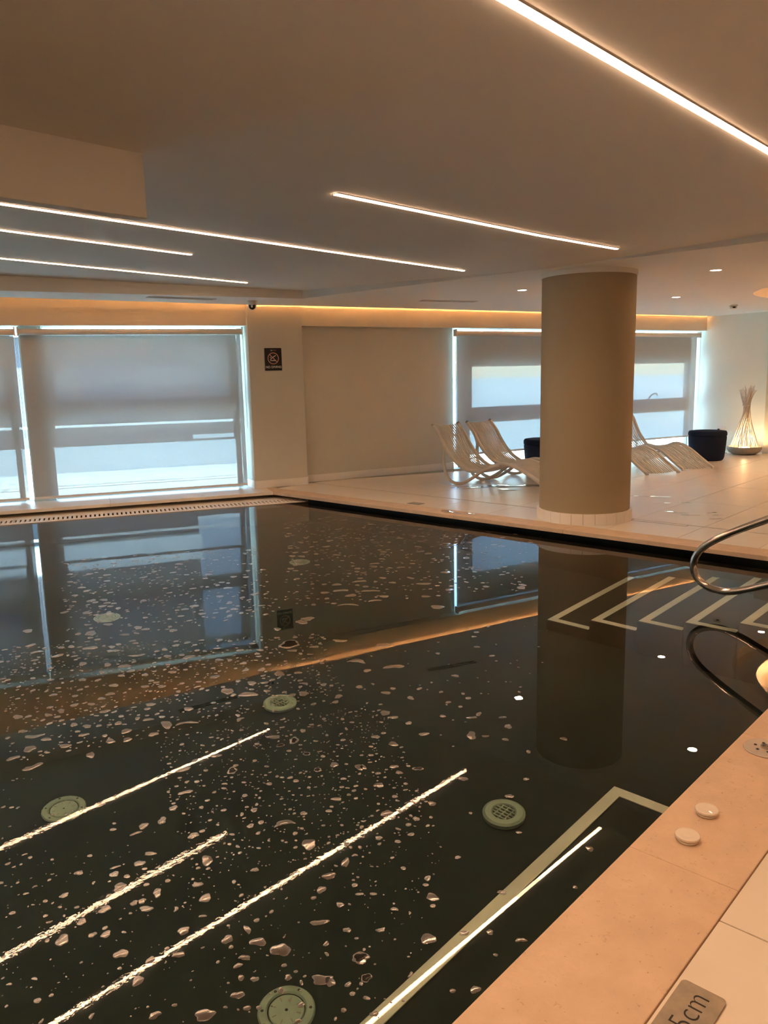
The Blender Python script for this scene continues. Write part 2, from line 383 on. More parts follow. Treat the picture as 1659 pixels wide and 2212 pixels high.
# ------------------------------------------------------------------ floor: slab, tiles, coping
floor = S(empty('floor', (9, 3, 0))); floor['label'] = 'pool deck of large beige porcelain tiles'
ZB = D - .012
def halfplanes(poly):
    poly = clip(poly, N2[0], N2[1], 9.715)
    poly = clip(poly, 1, -math.tan(R(18)), KX - KY * math.tan(R(18)) - .004) if poly else poly
    poly = clip(poly, N1[0], N1[1], 10.36) if poly else poly
    return poly
far_poly = halfplanes([(XF + .16, YB), (15, YB), (15, 9), (XF + .16, 9)])
child(prism('screed', far_poly, -.02, ZB, M['ground_base']), floor)
near_poly = [(XL, YB), (XF + .16, YB), (XF + .16, YN - .06), (XL, YN - .06)]
child(prism('screed', near_poly, -.02, ZB, M['ground_base']), floor)
G = .0022
def tile_at(x0, x1, y0, y1):
    p = halfplanes([(x0 + G, y0 + G), (x1 - G, y0 + G), (x1 - G, y1 - G), (x0 + G, y1 - G)])
    if len(p) < 3: return
    ar = abs(sum(p[i][0] * p[(i + 1) % len(p)][1] - p[(i + 1) % len(p)][0] * p[i][1] for i in range(len(p)))) / 2
    if ar < .004: return
    child(prism('tile', p, ZB + .0005, D, M['tile'], bev=.0012), floor)
ys = [1.94 + .66 * k for k in range(-4, 9)]
for j, y in enumerate(ys):
    tile_at(6.45, 7.045, y, y + .66)
    x = 7.065 - (.65 if (j in (3, 10, 11)) else 0)
    while x < 14.6:
        tile_at(max(x, 7.065), x + 1.3, y, y + .66); x += 1.3
for k in range(-5, 8):
    x0 = 1.908 + .65 * k
    for y1 in (.6165, -.0335, -.6835):
        tile_at(max(x0, XL), min(x0 + .65, 6.44), y1 - .65, y1)
# slot drain in the deck and its access cover
dr = tag(box('slot_drain', M['darkslot'], 7.047, 7.063, 0, 7.35, ZB + .001, D - .004), 'narrow dark slot drain running along the tiled deck behind the pool', 'drain')
ac = empty('drain_cover', (7.01, 3.0, D)); tag(ac, 'small rectangular drain access cover beside the round column', 'drain cover')
box('tile_infill', M['tile'], -.028, .028, -.26, .26, .0008, .0016, parent=ac)
for a in ((-.031, -.028, -.26, .26), (-.031, .031, -.263, -.26), (-.031, .031, .26, .263)):
    box('edge_profile', M['darkslot'], *a, .0008, .0018, parent=ac)

coping = S(empty('trim_1', (XF, 4, 0))); coping['label'] = 'worn limestone coping around the pool'
def stone(poly, parent, m='coping'):
    me = bpy.data.meshes.new('coping_stone'); n = len(poly)
    o = prism('coping_stone', poly, .048, D + .0005, M[m]); bevel(o.data, .0025, 2); child(o, parent)
bounds = [YB] + [YN - .0 + 1.15 * k for k in range(0, 6)] + [7.69]
ysf = [-3, -1.9, -.75, .4, 1.3, 2.28, 3.55, 4.8, 6.1, 7.0, 7.655]
for a, b in zip(ysf[:-1], ysf[1:]):
    p = [(XF, a + .0015), (6.447, a + .0015), (6.447, b - .0015), (XF, b - .0015)]
    if b > 7.6: p = [(XF, a), (6.447, a), (6.453, 8.16), W1(2.047, 9.642, 0)[:2]]
    stone(p, coping)
xs = [-3.4, -2.2, -.98, .24, 1.15, 2.06, 3.05, 4.2, 5.2, XF - .004]
for a, b in zip(xs[:-1], xs[1:]):
    stone([(a + .0004, .618), (b - .0004, .618), (b - .0004, YN), (a + .0004, YN)], coping)
us = [-9.5, -8, -6.6, -5.2, -3.9, -2.6, -1.3, .1, 1.2, 2.045]
for a, b in zip(us[:-1], us[1:]):
    stone([W1(a + .001, 9.64, 0)[:2], W1(b - .001, 9.64, 0)[:2], W1(b - .001, 10.36, 0)[:2], W1(a + .001, 10.36, 0)[:2]], coping, 'tile')
# overflow gutter on the window side: channel, stone strips, slats
gut = S(empty('trim_2', W1(0, 9.4, 0))); gut['label'] = 'overflow gutter with slotted grating at the water edge'
def gbox(nm, m, u0, u1, n0, n1, z0, z1, fr=W1): return child(box(nm, m, u0, u1, n0, n1, z0, z1, fr), gut)
UE = 2.35
gbox('edge_strip', M['gutter'], -9.5, UE, 9.201, 9.285, -.06, .003)
gbox('back_strip', M['gutter'], -9.5, UE, 9.475, 10.0, -.06, .003)
gbox('slot_shade', M['darkslot'], -9.5, UE, 9.462, 9.4745, -.06, -.003)  # dark strip added so the slots between the slats look shaded
gbox('channel', M['darkslot'], -9.5, UE, 9.285, 9.475, -.06, -.045)
sl = pyd('slat', box_v(XY, -.0145, .0145, -.094, .094, -.03, .003), BOXF); fixn(sl)
k = 0
u = -1.75
while u < UE - .02:
    o = link('slat', sl, M['gutter']); o.location = W1(u, 9.38, 0); o.rotation_euler = (0, 0, A1); child(o, gut); u += .0485
rest = [box_v(W1, uu, uu + .031, 9.286, 9.474, -.03, .003) for uu in [-1.75 - .0485 * (i + 1) for i in range(150)]]
vv, ff = [], []
for b_ in rest:
    ff += [tuple(q + len(vv) for q in f_) for f_ in BOXF]; vv += b_
o = child(mk('slat_run', vv, ff, M['gutter']), gut); o['kind'] = 'stuff'
tag(box('skimmer_plate', M['plate'], 0, .19, 0, .055, .0035, .007, fr=lambda a, b, z: W1(.70 + a, 9.86 + b, z), bev=.001), 'small grey metal plate set beside the overflow gutter', 'plate')
pl = empty('deck_marker', (6.54, 5.59, D)); tag(pl, 'dark grey rectangular marker plate on the far deck', 'plate')
box('plate', M['plate'], -.055, .055, -.085, .085, .0008, .005, parent=pl, bev=.001)
box('inlay', M['concrete'], -.043, .043, -.073, .073, .005, .0058, parent=pl)

# ------------------------------------------------------------------ ceilings
def zm(x, y):
    z = CE + .030 * max(0, y - 4.0) + .010 * max(0, 5.8 - x) * min(1, max(0, y - 3.5))
    if y < 3.5: z += .035 * min(3.5 - y, 2.6) * min(1, max(0, (x - 4.7) / 1.55))
    return z
XE = 6.25
def yl(x): return 7.03 + (XE - x) * .358
nx, ny = 60, 90
v, f = [], []
for i in range(nx + 1):
    x = XL - .2 + (XE - XL + .2) * i / nx
    for j in range(ny + 1):
        y = YB - .2 + (yl(x) - YB + .2) * j / ny; v.append((x, y, zm(x, y)))
for i in range(nx):
    for j in range(ny):
        a = i * (ny + 1) + j; f.append((a, a + 1, a + ny + 2, a + ny + 1))
ceiling = S(mk('ceiling', v, f, M['ceil'], smooth=True, fix=False)); ceiling['label'] = 'folded plaster ceiling panel over the pool'
sv, sf = [], []
loop = [(XE, YB - .2 + (7.03 - YB + .2) * j / 90) for j in range(91)] + [(XE + (XL - .2 - XE) * i / 60, yl(XE + (XL - .2 - XE) * i / 60)) for i in range(1, 61)]
for x, y in loop: sv += [(x, y, CE - .0005), (x, y, zm(x, y) + .001)]
for i in range(len(loop) - 1): sf.append((2 * i, 2 * i + 1, 2 * i + 3, 2 * i + 2))
mk('ceiling_step', sv, sf, M['ceil'], parent=ceiling, fix=False)
# perimeter ceiling with the round recess
c0 = W2(11.97, 9.47, 0)[:2]; c1 = W2(4.15, 9.47, 0)[:2]
per = [(XE, YB - .2), (w3(YB - .2) + .1, YB - .2), (c0[0] + .1, c0[1]), c1, (XE, 7.98), (3.4, 8.72), (XL - .2, 10.9), (XL - .2, yl(XL - .2)), (XE, 7.03)]
RC, RR = (11.07, 1.60), 1.9
def filled(name, poly, hole, z, m, parent=None):
    bm = bmesh.new()
    def ring(pts):
        vs_ = [bm.verts.new((p[0], p[1], z)) for p in pts]
        for i in range(len(vs_)): bm.edges.new((vs_[i], vs_[(i + 1) % len(vs_)]))
    ring(poly)
    if hole: ring(hole)
    bmesh.ops.triangle_fill(bm, use_beauty=True, use_dissolve=False, edges=bm.edges[:])
    me = bpy.data.meshes.new(name); bm.to_mesh(me); bm.free(); return link(name, me, m, parent)
hole = [(RC[0] + RR * math.cos(2 * math.pi * k / 96), RC[1] + RR * math.sin(2 * math.pi * k / 96)) for k in range(96)]
pc = S(filled('ceiling', per, hole, CE, M['ceil_daylit'])); pc['label'] = 'lower plaster ceiling around the pool'
ev, ef = [], []
edge = [(c0[0] + .1, c0[1]), c1, (XE, 7.98), (3.4, 8.72), (XL - .2, 10.9)]
for p in edge: ev += [(p[0], p[1], CE), (p[0], p[1], CE + .022)]
for i in range(len(edge) - 1): ef.append((2 * i, 2 * i + 1, 2 * i + 3, 2 * i + 2))
mk('ceiling_edge', ev, ef, M['ceil'], parent=pc, fix=False)
# shelf carrying the cove strip
sh = []
for i in range(len(edge) - 1):
    a, b = Vector(edge[i]), Vector(edge[i + 1]); d = (b - a).normalized(); inn = Vector((-d.y, d.x))
    q = [a, b, b + inn * .5, a + inn * .5]
    mk('cove_shelf', [(p.x, p.y, CE + .022) for p in q], [(0, 1, 2, 3)], M['ceil'], parent=pc, fix=False)
rpoly = [(XL - .3, YB - .3), (15.2, YB - .3), W2(12.4, 9.95, 0)[:2], W2(4.25, 9.95, 0)[:2], W1(2.1, 10.45, 0)[:2], W1(-10.4, 10.45, 0)[:2]]
roof = S(prism('ceiling', rpoly, RF, RF + .2, M['ceil'])); roof['label'] = 'structural slab above the plaster ceilings'
rec = S(empty('ceiling_recess', (RC[0], RC[1], CE))); rec['label'] = 'round recess in the lower ceiling glowing warm'
lathe('recess_wall', [(RR, 0), (RR, .13), (RR * .84, .13), (RR * .84, .15)], M['ceil'], rec, seg=96, close=False)
lathe('recess_dome', [(RR * .99, .15), (RR * .99, .30), (.001, .30)], M['ceil'], rec, seg=96, close=False)
lathe('recess_led', [(RR * .885, .152), (RR * .885, .165), (RR * .872, .165), (RR * .872, .152)], M['recess'], rec, seg=96, close=False)

# cove 34 strips, resting on the shelf behind the ceiling edge
names = ('amber cove light strip above the wide window with the lounger pairs', 'amber cove light strip above the pillar with the sign', 'amber cove light strip above the window beside the gutter', 'amber cove light strip running on past the first window')
for i in range(len(edge) - 1):
    a, b = Vector(edge[i]), Vector(edge[i + 1]); d = (b - a).normalized(); inn = Vector((-d.y, d.x))
    b0_, b1_ = ((.035, .035), (.035, .03), (.03, .15), (.15, .2))[i]; Lh = (b - a).length
    fr = lambda s, n, z: ((a + d * s + inn * (n + b0_ + (b1_ - b0_) * s / Lh)).x, (a + d * s + inn * (n + b0_ + (b1_ - b0_) * s / Lh)).y, z)
    t = empty('cove_light', (a.x, a.y, CE + .023)); tag(t, names[i], 'light strip', 'cove light strips')
    off = lambda s, n, z: (fr(s, n, z)[0] - a.x, fr(s, n, z)[1] - a.y, z)
    box('profile', M['alu'], .02, Lh - .02, 0, .020, 0, .006, fr=off, parent=t)
    box('diffuser', M['cove'] if i < 2 else M['cove_dim'], .02, Lh - .02, .002, .018, .006, .014, fr=off, parent=t)

# downstand fin
fin = S(box('ceiling_fin', M['ceil'], XL, 1.818, 2.972, 3.045, 2.153, 2.47, bev=.003)); fin['label'] = 'shallow downstand panel hanging from the ceiling'

# ------------------------------------------------------------------ walls
def wbox(nm, fr, u0, u1, n0, n1, z0, z1, label, m='wall'):
    o = S(box(nm, M[m], u0, u1, n0, n1, z0, z1, fr)); o['label'] = label; return o
wbox('wall_window', W1, -10.2, 1.98, 10.10, 10.45, 2.16, RF, 'beige lintel above the two blinds beside the gutter')
wbox('wall_window', W1, -10.2, -6.5, 10.10, 10.45, -.15, 2.16, 'beige wall beyond the blinds')
wbox('wall_pier', W1, -3.7, -3.4, 10.10, 10.60, -.15, 2.16, 'pier beyond the second blind')
wbox('wall_pier', W1, -.755, -.505, 10.26, 10.60, 0, 2.16, 'pier between the two windows behind the blind')
pil = [(6.25, 8.08), (6.91, 7.80), (7.12, 8.30), (6.46, 8.60)]
p_ = S(prism('wall_pillar', pil, -.15, RF, M['wall'])); p_['label'] = 'beige pillar carrying the no diving sign'
wbox('wall_back', W2, 4.10, 11.97, 9.58, 9.95, 2.155, RF, 'beige lintel above the wide window')
wbox('wall_back', W2, 4.10, 6.64, 9.74, 9.95, -.15, 2.155, 'plain beige recessed wall behind the deck')
wall3 = lambda a, b, z: (w3(b) + a, b, z)
wbox('wall_right', wall3, 0, .3, YB - .3, KY + .4, -.15, RF, 'wall behind the twig lamp, its paint lightened for daylight', 'wall_daylit')
wbox('wall_right_pilaster', wall3, -.16, .002, 3.2, 4.19, -.15, RF, 'pilaster projecting beside the twig lamp')
wbox('wall_left', XY, XL - .2, XL, YB - .2, 13.5, -.1, RF, 'far end wall of the pool hall')
wbox('wall_front', XY, XL - .2, w3(YB) + .3, YB - .2, YB, -.1, RF, 'wall behind the near deck')

wbox('wall_window_sill', W1, -6.5, 1.98, 10.36, 10.46, -.15, D, 'low upstand under the two windows')
wbox('wall_back_sill', W2, 6.64, 12.2, 9.72, 9.96, -.15, D, 'low upstand under the wide window')
# tiled baseboards
def board(nm, pts, label, z1=.185, th=.012, pitch=.62):
    root = S(empty(nm, (pts[0][0], pts[0][1], D))); root['label'] = label
    for i in range(len(pts) - 1):
        a, b = Vector(pts[i]), Vector(pts[i + 1]); L = (b - a).length; d = (b - a) / L; nn = Vector((d.y, -d.x))
        cnt = max(1, round(L / pitch)); 
        for k in range(cnt):
            s0, s1 = L * k / cnt + .001, L * (k + 1) / cnt - .001
            q = [a + d * s0, a + d * s1, a + d * s1 + nn * th, a + d * s0 + nn * th]
            o = prism('board_tile', [(p.x, p.y) for p in q], D + .001, z1, M['board'], bev=.0015); child(o, root)
board('baseboard_pillar', [pil[3], pil[0], pil[1], pil[2]], 'pale tiled baseboard around the pillar')
board('baseboard_back', [W2(4.2, 9.74, 0)[:2], W2(6.64, 9.74, 0)[:2]], 'pale tiled baseboard of the recessed wall')
board('baseboard_right', [(w3(KY - .2), KY - .2), (w3(4.2), 4.2), (w3(4.2) - .16, 4.19), (w3(3.2) - .16, 3.2)], 'pale tiled baseboard of the lamp wall')

# ------------------------------------------------------------------ windows
def window(nm, fr, u0, u1, n, holes, z0, z1, label, e0=0, e1=0):
    root = S(empty(nm, fr((u0 + u1) / 2, n, z0))); root['label'] = label
    zsort = sorted(holes, key=lambda h: -h[2])
    # rails and stiles
    zt_ = z1
    for h in zsort:
        if zt_ - h[3] > .004: child(box('frame_rail', M['frame'], u0 + e0, u1 - e1, n, n + .06, h[3], zt_, fr), root)
        for s0, s1, cl in ((u0, h[0], e0), (h[1], u1, e1)):
            a_, b_ = (s0 + cl, s1) if cl and s0 == u0 else ((s0, s1 - cl) if cl else (s0, s1))
            if b_ - a_ > .004: child(box('frame_stile', M['frame'], a_, b_, n, n + .06, h[2], h[3], fr), root)
        child(box('pane', M['glass'], h[0], h[1], n + .025, n + .033, h[2], h[3], fr), root)
        zt_ = h[2]
    if zt_ - z0 > .004: child(box('frame_rail', M['frame'], u0 + e0, u1 - e1, n, n + .06, z0, zt_, fr), root)
    for a_, b_ in (((u0, u0 + e0),) if e0 else ()) + (((u1 - e1, u1),) if e1 else ()): child(box('pane', M['glass'], a_, b_, n + .025, n + .033, z0, z1, fr), root)
    return root
WH = lambda a, b: [(a + .01, b - .01, 2.06, 2.155), (a + .09, b - .22, 1.28, 1.965), (a + .05, b - .18, .745, 1.10), (a + .02, b - .16, .10, .72)]
window('window_1', W1, -.505, 1.90, 10.36, WH(-.505, 1.90), D, 2.16, 'window behind the blind next to the pillar', 0, .10)
window('window_2', W1, -3.40, -.755, 10.36, WH(-3.40, -.755), D, 2.16, 'window behind the second blind', 0, .10)
window('window_4_added', W1, -6.50, -3.70, 10.36, WH(-6.50, -3.70), D, 2.16, 'unseen window added for daylight further along the gutter side, blind pulled up')  # added out of view to bring more daylight onto the ceiling
w3o = window('window_3', W2, 6.64, 11.95, 9.78, [(6.68, 11.93, 2.07, 2.15), (7.01, 11.73, .99, 1.60), (6.97, 11.80, .10, .755)], D, 2.155, 'wide window behind the loungers', .14, .12)
hd = tube_mesh('window_handle', spline([W2(10.78, 9.775, .985), W2(10.80, 9.75, 1.04), W2(10.84, 9.74, 1.075), W2(10.93, 9.74, 1.085), W2(10.97, 9.75, 1.05)], 5), .012, 8)
child(link('window_handle', hd, M['frame'], None, True), w3o)
# top slits put in and side gaps glazed clear so daylight rims the blinds
# ------------------------------------------------------------------ roller blinds
def blind(fr, ang, u0, u1, n, z0, z1, label):
    root = empty('roller_blind', fr((u0 + u1) / 2, n, z1)); tag(root, label, 'blind', 'roller blinds on the windows')
    rt = .036
    t = child(tube('roller_tube', [fr(u0 - .01, n - .012, z1 + .004), fr(u1 + .01, n - .012, z1 + .004)], rt, M['white'], seg=20), root)
    nu, nz = 24, 18; v, f = [], []
    for i in range(nu + 1):
        for j in range(nz + 1):
            uu = u0 + (u1 - u0) * i / nu; zz = z0 + (z1 - z0) * j / nz
            v.append(fr(uu, n + .022 + .0025 * math.sin(uu * 5 + zz * 2), zz))
    for i in range(nu):
        for j in range(nz):
            a = i * (nz + 1) + j; f.append((a, a + nz + 1, a + nz + 2, a + 1))
    child(mk('fabric', v, f, M['fabric'], smooth=True, fix=False), root)
    child(box('bottom_bar', M['white'], u0, u1, n + .012, n + .034, z0 - .028, z0, fr), root)
    for uu in (u0 - .022, u1 + .01):
        child(box('bracket', M['white'], uu, uu + .012, n - .055, n + .04, z1 - .04, z1 + .062, fr, bev=.003), root)
    child(tube('chain', [fr(u1 + .02, n - .045, z1 - .02), fr(u1 + .022, n - .045, z1 - 1.2), fr(u1 + .03, n - .03, z1 - 1.22), fr(u1 + .03, n - .03, z1 - .02)], .0015, M['white'], seg=5), root)
    return root
blind(W1, A1, -.735, 1.83, 10.17, .148, 2.085, 'grey screen roller blind hanging beside the no diving pillar')
blind(W1, A1, -3.3, -.80, 10.17, .148, 2.085, 'grey screen roller blind cut by the frame next to the bright slit')
blind(W1, A1, -6.42, -3.78, 10.17, 1.35, 2.085, 'half raised roller blind on the added window beyond the frame edge')
blind(W2, A2, 6.615, 11.80, 9.62, .32, 2.075, 'wide pale roller blind behind the loungers')

# light portals just outside the glazing
def portal(fr, u0, u1, n, z0, z1, ang):
    l = bpy.data.lights.new('window_portal', 'AREA'); l.shape = 'RECTANGLE'; l.size = u1 - u0; l.size_y = z1 - z0; l.cycles.is_portal = True
    o = bpy.data.objects.new('window_portal', l); C.objects.link(o); o.location = fr((u0 + u1) / 2, n, (z0 + z1) / 2)
    o.rotation_euler = (R(-90), 0, ang)
portal(W1, -6.5, -3.7, 10.47, .1, 2.16, A1); portal(W1, -.5, 1.9, 10.47, .1, 2.16, A1); portal(W1, -3.4, -.76, 10.47, .1, 2.16, A1); portal(W2, 6.66, 11.95, 9.97, .1, 2.155, A2)

# ------------------------------------------------------------------ outside
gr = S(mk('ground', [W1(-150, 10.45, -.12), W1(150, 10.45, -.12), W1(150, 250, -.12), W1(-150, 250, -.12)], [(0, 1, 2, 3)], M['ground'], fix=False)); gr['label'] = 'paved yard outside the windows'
gr2 = S(box('ground', M['ground2'], -12, 16, 10.62, 14.2, -.119, -.09, fr=W1)); gr2['label'] = 'cream terrace strip just outside the windows'
bl = empty('building', W1(-6, 22, -.12)); tag(bl, 'dim building across the yard seen through the blinds', 'building')
def bchild(nm, m, u0, u1, n0, n1, z0, z1): return child(box(nm, M[m], u0, u1, n0, n1, z0, z1, W1), bl)
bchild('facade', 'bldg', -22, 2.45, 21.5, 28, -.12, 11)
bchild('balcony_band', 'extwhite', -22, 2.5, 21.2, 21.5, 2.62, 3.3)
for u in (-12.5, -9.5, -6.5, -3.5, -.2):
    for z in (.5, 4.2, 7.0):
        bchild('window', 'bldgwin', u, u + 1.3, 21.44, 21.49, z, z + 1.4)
ya = empty('yard_wall', W1(6, 24, -.12)); tag(ya, 'low grey wall closing the gap beside the dim building', 'wall')
child(box('wall_panel', M['bldg'], 2.5, 5.2, 24, 24.4, -.12, 2.6, W1), ya)
child(box('wall_cap', M['extwhite'], 2.5, 5.2, 23.95, 24.45, 2.6, 2.7, W1), ya)
ra = empty('railing', W1(-2, 12.7, -.09)); tag(ra, 'white outside railing glimpsed through the blinds beside the gutter', 'railing')
for z, th in ((.83, .035), (.07, .07)):
    child(box('rail', M['extwhite'], -7.5, 2.5, 12.68, 12.72, z, z + th, W1), ra)
for u in (-7.4, -4.0, -.90, 2.46):
    child(box('post', M['extwhite'], u, u + .04, 12.68, 12.72, -.09, .86, W1), ra)

# ------------------------------------------------------------------ column
col = empty('column', (6.868, 3.705, D)); tag(col, 'thick round beige column with a tiled foot at the pool edge', 'column', kind='structure')
lathe('shaft', [(.430, .0), (.430, CE - D - .045)], M['column'], col, seg=96, smooth=True, close=False)
lathe('collar', [(.430, CE - D - .045), (.437, CE - D - .045), (.437, CE - D), (.40, CE - D)], M['ceil'], col, seg=96, close=False)
nt_ = 26
for k in range(nt_):
    a0, a1 = 2 * math.pi * k / nt_ + .0035, 2 * math.pi * (k + 1) / nt_ - .0035
    q = [(.432 * math.cos(a0), .432 * math.sin(a0))] + [(.452 * math.cos(a0 + (a1 - a0) * i / 4), .452 * math.sin(a0 + (a1 - a0) * i / 4)) for i in range(5)] + [(.432 * math.cos(a1), .432 * math.sin(a1))]
    o = prism('foot_tile', q, .001, .105, M['board']); o.parent = col
lathe('foot_joint', [(.431, .0012), (.447, .0012), (.447, .102), (.431, .102)], M['footjoint'], col, seg=64, close=False)

# ------------------------------------------------------------------ 34 lines
def led(x0, y0, x1, y1, label):
    n = 24; root = empty('light_line', ((x0 + x1) / 2, (y0 + y1) / 2, zm((x0 + x1) / 2, (y0 + y1) / 2))); tag(root, label, 'light strip', 'recessed ceiling light lines')
    for nm, wd, za, zb, m in (('profile', .018, -.004, .02, M['alu']), ('diffuser', .013, -.008, -.0042, M['led'])):
        v, f = [], []
        for i in range(n + 1):
            x = x0 + (x1 - x0) * i / n; y = y0 + (y1 - y0) * i / n; z = zm(x, y)
            v += [(x, y - wd, z + za), (x, y + wd, z + za), (x, y + wd, z + zb), (x, y - wd, z + zb)]
        for i in range(n):
            for k in range(4): f.append((i * 4 + k, i * 4 + (k + 1) % 4, i * 4 + 4 + (k + 1) % 4, i * 4 + 4 + k))
        f += [(3, 2, 1, 0), tuple(range(4 * n, 4 * n + 4))]
        child(mk(nm, v, f, m), root)
    ln_ = math.dist((x0, y0), (x1, y1))
    l = bpy.data.lights.new('light_line_beam', 'AREA'); l.shape = 'RECTANGLE'; l.size = ln_; l.size_y = .026; l.energy = ln_ * 4.8; l.color = (1.0, .60, .34); l.spread = R(125)
    q = bpy.data.objects.new('light_line_beam', l); C.objects.link(q)
    za, zb = zm(x0, y0) - .009, zm(x1, y1) - .009; q.location = ((x0 + x1) / 2, (y0 + y1) / 2, min(zm((x0 + x1) / 2, (y0 + y1) / 2) - .009, (za + zb) / 2))
    q.rotation_euler = (0, -math.atan2(zb - za, ln_), math.atan2(y1 - y0, x1 - x0)); child(q, root)
led(-1.6, 1.205, 4.9, 1.165, 'bright light line nearest the camera, over the near coping')
led(2.87, 2.95, 5.78, 2.89, 'short light line with both ends visible, pointing at the column')
led(-1.0, 4.535, 5.83, 4.38, 'long light line passing just under the downstand panel')
led(-1.2, 5.27, 3.65, 5.38, 'short light line ending before the sign, second from the window wall')
led(-1.5, 6.80, 5.25, 6.76, 'light line closest to the window wall')

# ------------------------------------------------------------------ downlights, vents, detector, security camera
def downlight(x, y, label, beam=0):
    o = empty('downlight', (x, y, CE)); tag(o, label, 'downlight', 'recessed downlights')
    lathe('trim_ring', [(.046, -.001), (.058, -.004), (.066, -.001), (.066, 0)], M['white'], o, seg=40, close=False)
    lathe('lens', [(.001, -.0015), (.047, -.0015)], M['spot'], o, seg=32, close=False)
    if beam:
        l = bpy.data.lights.new('downlight_beam', 'SPOT'); l.energy = beam; l.color = (1.0, .70, .47); l.spot_size = R(120); l.spot_blend = .8; l.shadow_soft_size = .05
        q = bpy.data.objects.new('downlight_beam', l); C.objects.link(q); q.parent = o; q.location = (0, 0, -.012)
downlight(7.65, 4.94, 'glowing downlight between the ceiling vent and the column', 9)
downlight(7.68, 2.84, 'largest glowing downlight, beyond the column top', 9)
downlight(10.08, 4.21, 'small glowing downlight above the second pair of loungers', 9)
downlight(11.98, 3.50, 'downlight hidden by the frame edge, mirrored in the water near the handrail', 9)
for i, x in enumerate((-1.0, .7, 2.4, 4.1, 5.8)):  # unseen row of lamps added to warm and brighten the near deck
    downlight(x, -.15, ('first', 'second', 'third', 'fourth', 'fifth')[i] + ' added warm downlight along the near deck, unseen above the camera')
    l = bpy.data.lights.new('downlight_beam', 'SPOT'); l.energy = 30; l.color = (1.0, .43, .17); l.spot_size = R(115); l.spot_blend = .7; l.shadow_soft_size = .05
    o = bpy.data.objects.new('downlight_beam', l); C.objects.link(o); o.location = (x, -.15, CE - .02)
def vent(x, y, ang, L, Wd, label):
    o = empty('ceiling_vent', (x, y, CE), ang); tag(o, label, 'vent', 'linear ceiling vents')
    box('backing', M['darkslot'], -L / 2, L / 2, -Wd / 2, Wd / 2, -.002, -.0005, parent=o)
    for b0, b1 in ((-Wd / 2 - .012, -Wd / 2), (Wd / 2, Wd / 2 + .012), (-.006, .006)):
        box('slat', M['white'], -L / 2 - .012, L / 2 + .012, b0, b1, -.007, -.0004, parent=o)
    for a in (-L / 2 - .012, L / 2): box('end_cap', M['white'], a, a + .012, -Wd / 2 - .012, Wd / 2 + .012, -.007, -.0004, parent=o)
vent(5.09, 7.73, R(-13.5), .74, .10, 'slim ceiling vent above the blind beside the gutter')
vent(7.97, 6.22, R(-24), .74, .10, 'slim ceiling vent above the recessed wall')
de = empty('smoke_detector', (12.14, 4.21, CE), R(25)); tag(de, 'small white smoke detector on the ceiling above the twig lamp', 'detector')
box('base', M['white'], -.085, .085, -.05, .05, -.02, -.001, parent=de, bev=.006)
box('head', M['white'], -.07, .06, -.04, .04, -.055, -.021, parent=de, bev=.01)
box('sensor_window', M['black'], -.09, -.072, -.02, .02, -.045, -.025, parent=de, bev=.004)
sc_ = empty('security_camera', (5.93, 7.55, CE)); tag(sc_, 'white turret security camera with black lens above the pillar', 'camera')
lathe('base', [(.001, -.002), (.058, -.002), (.056, -.02), (.046, -.058), (.001, -.06)], M['white'], sc_, seg=40, smooth=False)
ball = link('housing', lathe_mesh('housing', [(.046 * math.sin(math.pi * k / 14), -.046 * math.cos(math.pi * k / 14)) for k in range(1, 14)], 28), M['white'], sc_, True); ball.location = (0, 0, -.06)
dv = Vector((-5.93 - .5, -7.55 + 1.6, -1.9)).normalized()
ln = link('lens', lathe_mesh('lens', [(.039, .028), (.037, .036), (.02, .043), (.001, .045)], 28, False), M['black'], ball, True)
ln.rotation_mode = 'QUATERNION'; ln.rotation_quaternion = dv.to_track_quat('Z', 'Y')
rg = link('bezel', lathe_mesh('bezel', [(.0385, .027), (.044, .022), (.044, .03), (.0385, .034)], 28, False), M['white'], ball, True)
rg.rotation_mode = 'QUATERNION'; rg.rotation_quaternion = dv.to_track_quat('Z', 'Y')

# ------------------------------------------------------------------ no diving sign on the pillar
pa, pb = Vector(pil[0]), Vector(pil[1]); pd = (pb - pa).normalized(); pn = Vector((pd.y, -pd.x))
sp = pa + pd * .315
sg = empty('sign', (sp.x + pn.x * .001, sp.y + pn.y * .001, 1.735)); sg.rotation_euler = (0, 0, math.atan2(pd.y, pd.x))
tag(sg, 'small black no diving sign with copper ring on the pillar', 'sign')
box('panel', M['signblack'], -.112, .112, -.005, 0, -.142, .142, parent=sg, bev=.001)
def flat(nm, pts, m, y0=-.0062, y1=-.005): 
    n = len(pts); v = [(p[0], y0, p[1]) for p in pts] + [(p[0], y1, p[1]) for p in pts]
    f = [tuple(range(n)), tuple(range(n, 2 * n))[::-1]] + [(i, (i + 1) % n, n + (i + 1) % n, n + i) for i in range(n)]
    return mk(nm, v, f, m, sg)
cz = .012
ringv, ringf = [], []
for k in range(48):
    a = 2 * math.pi * k / 48
    for r in (.064, .074): ringv += [(r * math.cos(a), -.0062, cz + r * math.sin(a))]
for k in range(48): ringf.append((2 * k, 2 * k + 1, (2 * k + 3) % 96, (2 * k + 2) % 96))
mk('ring', ringv, ringf, M['signcopper'], sg)
def bar(nm, x0, z0, x1, z1, w_, m, y=-.0064):
    d = Vector((x1 - x0, z1 - z0)).normalized(); q = Vector((-d.y, d.x)) * w_ / 2
    return flat(nm, [(x0 - q.x, z0 - q.y), (x1 - q.x, z1 - q.y), (x1 + q.x, z1 + q.y), (x0 + q.x, z0 + q.y)], m, y, -.005)
bar('slash', -.046, cz + .048, .050, cz - .046, .010, M['signcopper'], -.0068)
